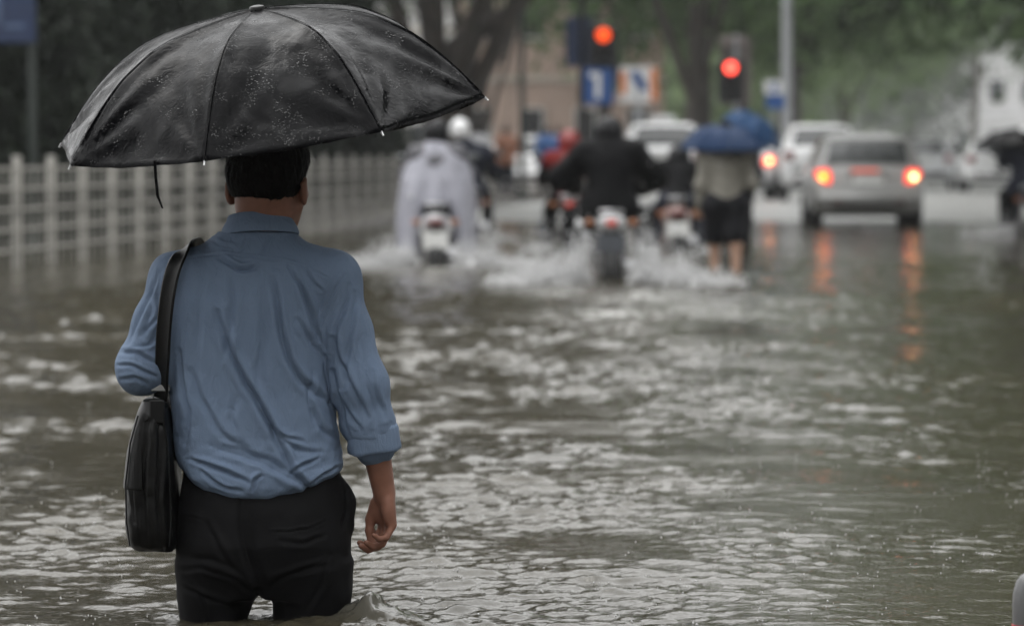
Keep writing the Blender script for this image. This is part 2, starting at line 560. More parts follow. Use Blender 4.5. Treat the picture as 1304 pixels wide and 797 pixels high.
def build_water():
    ys = [2.5]
    while ys[-1] < 92:
        y = ys[-1]
        if y < 8.2: d = .006
        elif y < 13: d = .0014
        elif y < 30: d = .0023
        else: d = .0042
        ys.append(y * (1 + d))
    ys = np.array(ys)
    us = np.concatenate([-np.geomspace(2.4, .42, 16, endpoint=False), np.linspace(-.42, -.15, 70, endpoint=False), np.linspace(-.15, .15, 430, endpoint=False), np.linspace(.15, .42, 70, endpoint=False), np.geomspace(.42, 2.4, 17)])
    U, Y = np.meshgrid(us, ys)
    X = U * Y
    h, foam = water_h(X.ravel(), Y.ravel())
    V = np.stack([X.ravel(), Y.ravel(), h], 1)
    nr, nc = U.shape
    I = np.arange(nr * nc).reshape(nr, nc)
    Q = np.stack([I[:-1, :-1], I[:-1, 1:], I[1:, 1:], I[1:, :-1]], -1).reshape(-1, 4)
    me = np_mesh('flood_water', V, Q)
    at_ = me.attributes.new('foam', 'FLOAT', 'POINT'); at_.data.foreach_set('value', foam.astype(np.float32))
    m = bpy.data.materials.new('muddy_flood_water'); m.use_nodes = True
    n, l = nodes_of(m); b = n['Principled BSDF']
    b.inputs['Roughness'].default_value = .05; b.inputs['IOR'].default_value = 1.34
    tc = n.new('ShaderNodeTexCoord')
    a = n.new('ShaderNodeAttribute'); a.attribute_name = 'foam'
    nz = n.new('ShaderNodeTexNoise'); nz.inputs['Scale'].default_value = .6; nz.inputs['Detail'].default_value = 4
    l.new(tc.outputs['Object'], nz.inputs['Vector'])
    cr = n.new('ShaderNodeValToRGB')
    cr.color_ramp.elements[0].color = (.035, .031, .020, 1); cr.color_ramp.elements[0].position = .3
    cr.color_ramp.elements[1].color = (.049, .043, .029, 1); cr.color_ramp.elements[1].position = .7
    l.new(nz.outputs[0], cr.inputs[0])
    mx = n.new('ShaderNodeMix'); mx.data_type = 'RGBA'; mx.inputs[7].default_value = (.55, .55, .53, 1)
    l.new(a.outputs['Fac'], mx.inputs['Factor']); l.new(cr.outputs[0], mx.inputs[6]); l.new(mx.outputs[2], b.inputs['Base Color'])
    rr = n.new('ShaderNodeMapRange'); rr.inputs[3].default_value = .045; rr.inputs[4].default_value = .5
    l.new(a.outputs['Fac'], rr.inputs[0]); l.new(rr.outputs[0], b.inputs['Roughness'])
    mp_ = n.new('ShaderNodeMapping'); mp_.inputs['Scale'].default_value = (1.0, .8, 1)
    l.new(tc.outputs['Object'], mp_.inputs['Vector'])
    n2 = n.new('ShaderNodeTexNoise'); n2.inputs['Scale'].default_value = 75; n2.inputs['Detail'].default_value = 3; n2.inputs['Distortion'].default_value = .6
    l.new(mp_.outputs[0], n2.inputs['Vector'])
    bp = n.new('ShaderNodeBump'); bp.inputs['Strength'].default_value = .42; bp.inputs['Distance'].default_value = .004
    l.new(n2.outputs[0], bp.inputs['Height']); l.new(bp.outputs[0], b.inputs['Normal'])
    o = obj('flood_water', me, m)
    tag(o, kind='structure')
build_water()

# ------------------------------------------------------------------ rainy air
hb = MB().box((0, 265, 11.0), (820, 670, 25.5))
m_h = bpy.data.materials.new('rain_haze'); m_h.use_nodes = True
hn, hl = nodes_of(m_h); hn.remove(hn['Principled BSDF'])
pv = hn.new('ShaderNodeVolumePrincipled')
pv.inputs['Color'].default_value = (.93, .95, .96, 1); pv.inputs['Density'].default_value = .0003; pv.inputs['Anisotropy'].default_value = .2
hl.new(pv.outputs[0], hn['Material Output'].inputs['Volume'])
tag(hb.build('haze', m_h), kind='stuff')
# ------------------------------------------------------------------ the man with the umbrella
PXM = F_PX / 9.10
WL = 197 + CAM_H * PXM                      # picture row of the flood surface at the man
def mx_(px): return (px - 335) / PXM
def mz_(py): return (WL - py) / PXM
def mp(px, py, y=0.0): return np.array([mx_(px), y, mz_(py)])
DEPTH = .53
man = empty('person', (MAN_X, MAN_Y, -DEPTH), 0, 'man in rolled-sleeve blue shirt and black trousers wading away under a black umbrella', 'person')
SH = (0, 0, DEPTH)

m_skin = mat('skin', (.20, .092, .062), .5, spec=.3, var=.15, vscale=30, bump=.12, bscale=220, bdist=.002)
m_hair = mat('black_hair', (.003, .0028, .0026), .6, spec=.08, var=.3, vscale=60, bump=.7, bscale=260, bdist=.004)
m_trouser = mat('black_trouser_cloth', (.0055, .0055, .006), .7, var=.2, vscale=9, bump=.25, bscale=300, bdist=.001, spec=.09)
m_leather = mat('black_bag_leather', (.005, .005, .005), .38, var=.2, vscale=9, bump=.3, bscale=55, bdist=.003, spec=.22)
m_shoe = mat('black_shoe_leather', (.01, .009, .008), .4)

def shirt_material():
    m = bpy.data.materials.new('blue_cotton_shirt'); m.use_nodes = True
    n, l = nodes_of(m); b = n['Principled BSDF']
    b.inputs['Roughness'].default_value = .78; b.inputs['Sheen Weight'].default_value = .0; b.inputs['Specular IOR Level'].default_value = .12
    tc = n.new('ShaderNodeTexCoord')
    n1 = n.new('ShaderNodeTexNoise'); n1.inputs['Scale'].default_value = 7; n1.inputs['Detail'].default_value = 6
    l.new(tc.outputs['Object'], n1.inputs['Vector'])
    cr = n.new('ShaderNodeValToRGB')
    cr.color_ramp.elements[0].position = .28; cr.color_ramp.elements[0].color = (.124, .168, .244, 1)
    cr.color_ramp.elements[1].position = .72; cr.color_ramp.elements[1].color = (.142, .190, .270, 1)
    l.new(n1.outputs[0], cr.inputs[0]); l.new(cr.outputs[0], b.inputs['Base Color'])
    w = n.new('ShaderNodeTexNoise'); w.inputs['Scale'].default_value = 330; w.inputs['Detail'].default_value = 2
    l.new(tc.outputs['Object'], w.inputs['Vector'])
    w2 = n.new('ShaderNodeTexNoise'); w2.inputs['Scale'].default_value = 34; w2.inputs['Detail'].default_value = 5; w2.inputs['Distortion'].default_value = 1.4
    wm = n.new('ShaderNodeMapping'); wm.inputs['Rotation'].default_value = (0, .5, 0); wm.inputs['Scale'].default_value = (1.0, 1.0, .38)
    l.new(tc.outputs['Object'], wm.inputs['Vector']); l.new(wm.outputs[0], w2.inputs['Vector'])
    b1 = n.new('ShaderNodeBump'); b1.inputs['Strength'].default_value = .5; b1.inputs['Distance'].default_value = .010
    l.new(w2.outputs[0], b1.inputs['Height'])
    b2 = n.new('ShaderNodeBump'); b2.inputs['Strength'].default_value = .5; b2.inputs['Distance'].default_value = .0015
    l.new(w.outputs[0], b2.inputs['Height']); l.new(b1.outputs[0], b2.inputs['Normal']); l.new(b2.outputs[0], b.inputs['Normal'])
    return m
m_shirt = shirt_material()

# joints
R_SH, R_EL, R_WR = mp(424, 352, -.01), mp(462, 490, -.035), mp(489, 628, -.01)
L_SH, L_EL = mp(224, 352, -.01), mp(184, 468, -.03)
L_HAND = mp(310, 412, .23)
HC = mp(342, 213, .02)                                     # head centre
HR = rotz(math.radians(-17))                               # head turned a little to his right
def hd(x, y, z): return HC + HR @ np.array([x, y, z])

def build_man_body():
    S = SDF((-.40, -.20, -.54), (.42, .34, 1.26), .0034)
    # head
    S.ell(HC + (0, 0, 0), (.084, .100, .104), .0, HR)
    S.ell(hd(0, .012, -.055), (.074, .085, .085), .03, HR)
    S.cone(hd(-.05, .012, -.088), hd(-.016, .078, -.142), .026, .022, .03)
    S.cone(hd(.05, .012, -.088), hd(.016, .078, -.142), .026, .022, .03)
    S.ell(hd(0, .055, -.10), (.045, .04, .05), .03, HR)
    S.cone(hd(0, .098, -.035), hd(0, .118, -.078), .009, .014, .014)          # nose
    S.cone(hd(-.012, .104, -.082), hd(.012, .104, -.082), .009, .009, .008)
    S.cone(hd(-.02, .094, -.108), hd(.02, .094, -.108), .007, .007, .008)     # lips
    S.cone(hd(-.018, .092, -.118), hd(.018, .092, -.118), .007, .007, .008)
    for sx in (-1, 1):
        S.cone(hd(sx * .016, .098, -.022), hd(sx * .045, .088, -.022), .008, .007, .012)   # brow
        S.ell(hd(sx * .030, .087, -.042), (.013, .010, .009), .004, HR)                    # eye
        S.ell(hd(sx * .052, .068, -.065), (.022, .02, .02), .02, HR)                       # cheekbone
        E = HR @ rotz(sx * math.radians(24))
        S.ell(hd(sx * .092, -.008, -.058), (.0085, .021, .034), .006, E)                   # ear
        S.cone(hd(sx * .095, -.026, -.040), hd(sx * .094, -.022, -.075), .006, .005, .004)
        S.cone(hd(sx * .095, -.026, -.040), hd(sx * .091, .004, -.027), .006, .005, .004)
    # neck and trunk
    S.chain([hd(0, -.028, -.07), mp(337, 262, .0), mp(335, 300, .004)], [.060, .062, .062], .025)
    S.profile([(mz_(640), 0, 0, .17, .10), (mz_(560), 0, 0, .17, .105), (mz_(430), -.02, .01, .165, .105), (mz_(350), -.02, 0, .16, .09), (mz_(325), 0, 0, .10, .06), (mz_(305), 0, .002, .06, .052)], .04)
    S.profile([(mz_(735), .0, -.01, .15, .09), (mz_(690), .0, -.02, .18, .11), (mz_(630), 0, 0, .175, .10)], .05)
    for cx, dx in ((271, -.0), (394, .0)):
        S.chain([mp(cx + (12 if cx < 335 else -12), 700, -.01), mp(cx, 800, .0), (mx_(cx), .02, -.42)], [.068, .056, .042], .02)
        S.cone((mx_(cx), .0, -.49), (mx_(cx), .16, -.505), .035, .028, .03)
    # right arm, hand hanging with curled fingers
    S.chain([R_SH, R_EL], [.048, .042], .03)
    S.chain([R_EL, R_EL * .55 + R_WR * .45 + (.002, -.004, 0), R_WR], [.040, .0365, .0265], .03)
    hand(S, R_WR, np.array([.10, .02, -1.0]), np.array([-.88, -.48, 0.0]), [.55, 1.35, 2.15], 1)
    # left arm, forearm brought forward to the umbrella grip
    S.chain([L_SH, L_EL], [.048, .042], .03)
    d = (L_HAND - L_EL); d /= np.linalg.norm(d)
    LW = L_HAND - d * .085 + np.array([-.01, -.02, -.02])
    S.chain([L_EL, L_EL * .55 + LW * .45, LW], [.040, .037, .027], .03)
    hand(S, LW, d + np.array([0, 0, .1]), np.array([.55, .25, -.1]), [1.35, 1.8, 1.5], -1)
    return sdf_obj('body', S, m_skin, man, SH, it=2)

def hand(S, W, D, Pn, curl, side):
    """palm, four fingers and a thumb; D along the hand, Pn out of the palm, side: +1 right hand"""
    D = D / np.linalg.norm(D); Pn = Pn - D * (Pn @ D); Pn /= np.linalg.norm(Pn)
    A = np.cross(D, Pn) * side; A /= np.linalg.norm(A)              # towards the little finger
    if side > 0 and A[1] > 0: A = -A
    S.cone(W, W + D * .03, .026, .026, .015, (Pn, .72))
    for s_, L in ((-.028, .083), (-.009, .088), (.010, .085), (.027, .077)):
        S.cone(W + D * .018 + A * s_ * .7, W + D * (L - .004) + A * s_, .0135, .0115, .012, (Pn, .9))
    S.ell(W + D * .042 - A * .022 + Pn * .010, (.017, .017, .028), .014)         # ball of the thumb
    S.ell(W + D * .045 + A * .024 + Pn * .007, (.013, .013, .027), .014)
    seg = [(-.030, .083, (.040, .025, .020), .0088), (-.010, .088, (.044, .028, .021), .0090), (.0105, .085, (.041, .026, .020), .0086), (.029, .077, (.032, .020, .018), .0076)]
    for q, (s_, L, ln, r) in enumerate(seg):
        p = W + D * L + A * s_
        an = 0.0
        rr = [r * 1.12, r * 1.02, r * .93, r * .82]
        for i in range(3):
            an = curl[i] + q * .05 + (0 if i == 0 else 0)
            v = D * math.cos(an) + Pn * math.sin(an) + A * s_ * 1.2
            v /= np.linalg.norm(v)
            e = p + v * ln[i]
            S.cone(p, e, rr[i], rr[i + 1], .004)
            p = e
    t0 = W + D * .022 - A * .022 + Pn * .014
    t1 = W + D * .060 - A * .036 + Pn * .026
    t2 = W + D * .088 - A * .036 + Pn * .031
    t3 = W + D * .108 - A * .033 + Pn * .033
    S.chain([t0, t1, t2, t3], [.0145, .0115, .0102, .0085], .008)
build_man_body()

# hair
def build_hair():
    S = SDF(HC - .16, HC + .16, .003)
    S.ell(hd(0, -.006, .008), (.0955, .112, .106), 0, HR)
    S.ell(hd(0, -.045, -.035), (.082, .062, .062), .03, HR)
    Rt = HR.T
    def cut(x, y, z):
        dx, dy, dz = x - HC[0], y - HC[1], z - HC[2]
        yl = Rt[1, 0] * dx + Rt[1, 1] * dy
        xl = Rt[0, 0] * dx + Rt[0, 1] * dy
        zh = -.078 + .030 * sstep(-.035, .004, yl) + .05 * sstep(.012, .045, yl) + .055 * sstep(.05, .09, yl) + .0014 * np.sin(xl * 830) * np.cos(xl * 310 + yl * 240) + .0022 * np.sin(xl * 150 + yl * 230)
        return zh - dz
    S.cut(cut, k=.02)
    def post(V, N):
        P = V * np.array([1, 1, .45])
        return V + N * (.0022 * vnoise(P, 150, 21) + .0022 * vnoise(P, 60, 22) + .003 * vnoise(V, 18, 23))[:, None]
    o = sdf_obj('hair', S, m_hair, man, SH, it=1, post=post)
    # short strands lying down and back over the cut, ragged at the nape
    me = o.data; n = len(me.vertices)
    V = np.zeros(n * 3, dtype=np.float32); me.vertices.foreach_get('co', V); V = V.reshape(-1, 3).astype(float) - np.array(SH)
    Nn = np.zeros(n * 3, dtype=np.float32); me.vertices.foreach_get('normal', Nn); Nn = Nn.reshape(-1, 3).astype(float)
    rng = np.random.default_rng(5)
    keep = np.where((Nn[:, 2] > -.75) & (np.einsum('ij,ij->i', V - HC, Nn) > .02))[0]
    ii = rng.choice(keep, 9000)
    P = V[ii] + Nn[ii] * .0005; N = Nn[ii]
    D = np.array([0, -.25, -1.0]) + rng.normal(size=(len(ii), 3)) * .35
    D -= N * np.einsum('ij,ij->i', D, N)[:, None]; D /= np.linalg.norm(D, axis=1)[:, None] + 1e-9
    D = D + N * rng.uniform(.08, .32, (len(ii), 1))
    L = rng.uniform(.006, .013, (len(ii), 1))
    W = np.cross(D, N); W /= np.linalg.norm(W, axis=1)[:, None] + 1e-9
    w = .0007
    T = np.stack([P - W * w, P + W * w, P + D * L * .6 + W * w * .6, P + D * L], 1).reshape(-1, 3)
    obj('hair_strands', np_mesh('hair_strands', T + np.array(SH), np.arange(len(T)).reshape(-1, 4), True), m_hair, o)
build_hair()

# --- folds: polylines in picture coordinates of the back, (points, depth, width)
def fold_field(V, N, folds, facing=True):
    D = np.zeros(len(V))
    for pts, amp, w, ridge in folds:
        P = np.array([(mx_(a), mz_(b)) for a, b in pts])
        # smooth the polyline
        t = np.linspace(0, len(P) - 1, 14)
        Q = np.stack([np.interp(t, np.arange(len(P)), P[:, k]) for k in (0, 1)], 1)
        Q[1:-1] = (Q[:-2] + 2 * Q[1:-1] + Q[2:]) / 4
        m = (V[:, 0] > Q[:, 0].min() - 4 * w) & (V[:, 0] < Q[:, 0].max() + 4 * w) & (V[:, 2] > Q[:, 1].min() - 4 * w) & (V[:, 2] < Q[:, 1].max() + 4 * w)
        if facing: m &= N[:, 1] < .25
        ii = np.where(m)[0]
        if len(ii) == 0: continue
        p = V[ii][:, [0, 2]] + np.stack([.004 * vnoise(V[ii], 30, 31), .004 * vnoise(V[ii], 30, 32)], 1)
        best = np.full(len(ii), 1e9); tt = np.zeros(len(ii)); sg = np.zeros(len(ii))
        for i in range(len(Q) - 1):
            a, b = Q[i], Q[i + 1]; ab = b - a; L = ab @ ab + 1e-12
            u = np.clip(((p - a) @ ab) / L, 0, 1)
            r = p - a - u[:, None] * ab
            d = np.hypot(r[:, 0], r[:, 1])
            s_ = np.sign(ab[0] * r[:, 1] - ab[1] * r[:, 0])
            k = d < best
            best[k] = d[k]; tt[k] = (i + u[k]) / (len(Q) - 1); sg[k] = s_[k]
        env = np.sin(np.pi * np.clip(.06 + .88 * tt, 0, 1)) ** .7
        sd_ = best * sg / .72
        fac = np.clip(.35 - N[ii, 1], 0, 1) if facing else 1.0
        D[ii] += env * amp * 1.4 * fac * (-np.exp(-np.abs(sd_ / w) ** 1.4) + ridge * np.exp(-((sd_ - 1.7 * w) / (1.3 * w)) ** 2) + .45 * abs(ridge) * np.exp(-((sd_ + 1.8 * w) / (1.4 * w)) ** 2))
    return D

BACK = [
    ([(232, 330), (258, 324), (292, 323), (340, 328), (386, 336), (420, 351)], .0026, .0030, .9),      # yoke seam
    ([(444, 347), (430, 362), (420, 382), (412, 410), (409, 440)], .0024, .0032, .9),                   # armhole seam
    ([(436, 344), (422, 358), (412, 380), (404, 408), (402, 430)], .0022, .004, .6),
    ([(212, 340), (206, 368), (205, 400), (208, 440)], .0024, .004, .8),
    ([(284, 327), (298, 337), (309, 344), (322, 341), (330, 335)], .0085, .0075, .9),
    ([(299, 348), (302, 380), (297, 420), (290, 452)], .0045, .011, .8),
    ([(282, 395), (290, 425), (303, 455), (318, 482), (334, 508), (352, 545), (372, 588), (392, 616)], .011, .011, 1.0),
    ([(337, 380), (338, 420), (332, 455), (333, 490)], .0045, .009, -.8),
    ([(352, 352), (358, 390), (364, 430), (372, 462), (392, 490), (420, 512)], .009, .010, .9),
    ([(372, 340), (388, 368), (400, 398), (407, 432)], .0075, .008, .9),
    ([(392, 340), (402, 356), (412, 368)], .004, .005, .8),
    ([(384, 405), (398, 432), (412, 455)], .005, .008, .8),
    ([(232, 445), (236, 480), (244, 520), (240, 560)], .006, .009, .8),
    ([(262, 375), (254, 430), (252, 480)], .0035, .012, .7),
    ([(246, 470), (262, 510), (286, 548), (318, 566)], .0055, .011, .8),
    ([(246, 581), (272, 588), (298, 597), (320, 608)], .008, .008, .9),
    ([(280, 566), (310, 574), (340, 584), (372, 602), (394, 616)], .0085, .009, -.9),
    ([(262, 596), (284, 612), (312, 621)], .006, .007, .8),
    ([(350, 540), (366, 552), (390, 558)], .005, .007, .8),
    ([(338, 520), (352, 545), (376, 566), (412, 572)], .006, .009, .8),
    ([(376, 596), (390, 586), (408, 578)], .006, .006, .9),
    ([(398, 610), (412, 600), (432, 592)], .006, .006, .9),
    ([(398, 520), (414, 545), (428, 560)], .006, .008, .8),
    ([(415, 452), (418, 490), (426, 530), (432, 570)], .006, .008, .8),
    ([(400, 470), (396, 505), (404, 540)], .004, .009, .8),
    ([(306, 500), (300, 530), (312, 560)], .004, .010, .7),
    ([(318, 300), (314, 312), (304, 322)], .0028, .005, .8),
    ([(346, 300), (340, 315), (338, 324)], .0028, .005, .8),
    ([(268, 305), (284, 312), (300, 314)], .0028, .005, .8),
    ([(325, 618), (327, 606), (338, 600)], .006, .005, .9),
]
SLEEVES = [
    ([(446, 362), (440, 395), (428, 425), (424, 460)], .0065, .008, .9),
    ([(452, 372), (452, 410), (444, 450), (440, 490)], .006, .008, .9),
    ([(424, 430), (436, 460), (452, 495), (470, 528)], .0075, .009, .9),
    ([(462, 430), (466, 470), (476, 510), (480, 545)], .005, .008, -.8),
    ([(434, 500), (446, 525), (462, 545)], .006, .007, .8),
    ([(478, 470), (482, 500), (492, 530)], .004, .006, .8),
    ([(426, 470), (432, 500), (440, 530), (446, 552)], .005, .007, .8),
    ([(208, 345), (194, 378), (178, 412), (168, 436)], .0055, .008, .8),
    ([(214, 385), (202, 408), (184, 424)], .006, .007, .9),
    ([(158, 446), (176, 446), (194, 456), (206, 462)], .007, .007, .9),
    ([(154, 462), (172, 462), (192, 472), (204, 478)], .006, .006, .9),
    ([(158, 480), (176, 478), (192, 486)], .005, .006, .8),
    ([(206, 420), (194, 436), (176, 440)], .006, .007, .9),
    ([(198, 372), (196, 400), (190, 420)], .004, .007, .7),
]
def hem_z(x):
    px = x * PXM + 335
    xs = [150, 225, 245, 262, 285, 310, 345, 375, 390, 412, 437, 520]
    zs = [596, 597, 611, 621, 629, 634, 634, 627, 621, 613, 606, 606]
    return np.interp(px, xs, [mz_(v) for v in zs])

def torso_row(py, l, r, b, cy=0.0):
    return (mz_(py), (mx_(l) + mx_(r)) / 2, cy, (mx_(r) - mx_(l)) / 2, b)

def build_shirt():
    S = SDF((-.40, -.24, mz_(668)), (.36, .34, mz_(270)), .0032)
    S.profile([torso_row(660, 232, 430, .12), torso_row(625, 226, 437, .137, -.008), torso_row(600, 224, 438, .140, -.008), torso_row(560, 221, 432, .136), torso_row(500, 216, 423, .130), torso_row(430, 212, 414, .127, -.004),
               torso_row(385, 210, 420, .120, -.010), torso_row(355, 214, 428, .108, -.012), torso_row(335, 222, 424, .094, -.010), torso_row(318, 248, 404, .080, -.008), torso_row(305, 266, 386, .070, -.006), torso_row(294, 280, 374, .064, -.004)], .0, 2.25)
    S.chain([mp(400, 344, -.012), mp(425, 354, -.012), mp(440, 420, -.016), R_EL, mp(471, 540, -.028), mp(477, 566, -.024)], [.052, .060, .0575, .0585, .0555, .052], .030)
    S.chain([mp(248, 344, -.012), mp(224, 356, -.012), mp(204, 410, -.016), L_EL], [.052, .060, .058, .0605], .028)
    d = L_HAND - L_EL
    S.chain([L_EL, L_EL + d * .42], [.0605, .052], .03)
    S.cut(lambda x, y, z: hem_z(x) - .0 * y - z, k=.035)
    # neck opening
    sl, x, y, z = S.sub(mp(270, 310, -.2), mp(400, 270, .2))
    def post(V, N):
        D = fold_field(V, N, BACK) + .8 * fold_field(V, N, SLEEVES)
        q = V * np.array([1, 1, .55])
        D += .0024 * vnoise(q, 16, 41) + .0015 * vnoise(q, 34, 42)
        # fine crumple low on the back and along the sleeves
        low = sstep(mz_(470), mz_(600), V[:, 2])
        D += low * .0020 * vnoise(V * np.array([.8, 1, 1.7]), 42, 43)
        return V + N * D[:, None]
    return sdf_obj('shirt', S, m_shirt, man, SH, it=2, post=post)
shirt = build_shirt()

def band(name, ctr, ax, rads, thick, m, parent, n=56, wob=0.0, squash=1.0, seed=0):
    """a turned-over cloth band: closed double-walled loft; rads = [(offset along axis, radius)...]"""
    ax = Vector(ax).normalized(); u = Vector((1, 0, 0)); u = (u - ax * u.dot(ax)).normalized(); v = ax.cross(u)
    prof = [(o, r) for o, r in rads] + [(o, r - thick) for o, r in reversed(rads)]
    rings = []
    for o, r in prof + [prof[0]]:
        rg = []
        for j in range(n):
            a = 2 * math.pi * j / n
            w = wob * (math.sin(3 * a + seed) + .6 * math.sin(5 * a + 2 * seed + o * 60) + .4 * math.sin(8 * a + o * 150))
            p = Vector(ctr) + ax * (o + w * .8) + (u * math.cos(a) + v * math.sin(a) * squash) * (r + w)
            rg.append(p)
        rings.append(rg)
    b = MB().loft(rings)
    return b.build(name, m, parent, smooth=True, ang=70)

cu = Vector(R_EL.tolist()); cw = Vector(R_WR.tolist()); cd = (cw - cu).normalized()
cc = Vector(mp(475, 561, -.024).tolist()) + Vector((0, 0, DEPTH))
band('cuff', cc, cd + Vector((-.10, 0, 0)), [(-.040, .0525), (-.039, .0590), (-.030, .0615), (-.005, .0625), (.014, .0640), (.022, .0635), (.024, .0600)], .007, m_shirt, shirt, wob=.0017, seed=1)
ca = Vector((.0, .12, 1.0))
band('collar', Vector(mp(331, 292, -.004).tolist()) + Vector((0, 0, DEPTH)), (-.035, .18, 1.0), [(-.016, .092), (-.010, .0935), (.004, .0885), (.020, .0795), (.030, .0765), (.0325, .0745)], .005, m_shirt, shirt, squash=.90, wob=.0004, seed=2)

def build_trousers():
    S = SDF((-.27, -.25, -.50), (.28, .22, mz_(592)), .0042)
    S.profile([torso_row(760, 236, 436, .118, -.006), torso_row(725, 226, 446, .142, -.016), torso_row(690, 224, 446, .150, -.020), torso_row(650, 226, 442, .140, -.012), torso_row(615, 230, 434, .125), torso_row(594, 234, 430, .115)], .0, 2.2)
    for l0, l1, r0, r1 in ((226, 229, 322, 314), (350, 346, 446, 441)):
        S.profile([(-.48, mx_((l1 + r1) / 2), .01, .066, .075), (mz_(860), mx_((l1 + r1) / 2), .0, .076, .085), (mz_(800), mx_((l1 + r1) / 2), -.004, (r1 - l1) / 2 / PXM, .098), (mz_(755), mx_((l0 + r0) / 2), -.01, (r0 - l0) / 2 / PXM + .004, .112), (mz_(715), mx_((l0 + r0) / 2), -.012, (r0 - l0) / 2 / PXM, .118)], .022, 2.1)
    # side pocket bulge and a gap between the legs
    S.chain([mp(434, 622, -.01), mp(440, 640, -.01), mp(441, 668, -.01)], [.014, .016, .012], .03)
    S.cut(lambda x, y, z: .030 * np.clip((mz_(752) - z) / (mz_(752) - mz_(800)), 0, 1.5) - np.abs(x - mx_(331)) - 0 * y - .5 * sstep(mz_(745), mz_(740), z), k=.02)
    F = [
        ([(226, 651), (242, 653), (262, 656)], .0024, .0030, .9),
        ([(352, 668), (376, 670), (398, 667), (416, 658)], .0030, .0032, .9),
        ([(362, 680), (392, 686), (416, 676)], .004, .007, .8),
        ([(310, 636), (312, 670), (318, 700), (330, 735), (336, 760)], .0085, .011, -.6),
        ([(318, 730), (296, 712), (262, 704), (236, 706)], .0028, .009, .8),
        ([(322, 748), (300, 728), (262, 716), (232, 722)], .0022, .008, .8),
        ([(346, 742), (366, 726), (404, 716), (432, 712)], .0030, .009, .8),
        ([(232, 742), (252, 752), (300, 770)], .0024, .008, .8),
        ([(246, 740), (262, 766), (266, 790)], .0030, .008, .8),
        ([(420, 700), (412, 740), (390, 775)], .0032, .008, .8),
        ([(268, 660), (282, 690), (300, 716)], .004, .010, .8),
        ([(440, 612), (441, 640), (438, 670)], .006, .006, .6),
    ]
    def post(V, N):
        D = fold_field(V, N, F)
        D += .0028 * vnoise(V * np.array([1, 1, .7]), 14, 51) + .0016 * vnoise(V, 36, 52)
        return V + N * D[:, None]
    return sdf_obj('trousers', S, m_trouser, man, SH, it=2, post=post)
build_trousers()
for cx in (271, 394):
    S = SDF((mx_(cx) - .08, -.12, -.54), (mx_(cx) + .08, .26, -.38), .006)
    S.cone((mx_(cx), -.03, -.475), (mx_(cx), .17, -.490), .043, .038, .02)
    S.cone((mx_(cx), -.02, -.43), (mx_(cx), .02, -.46), .046, .046, .03)
    S.cut(lambda x, y, z: -.528 - z + 0 * x, k=.004)
    sdf_obj('shoe', S, m_shoe, man, SH)

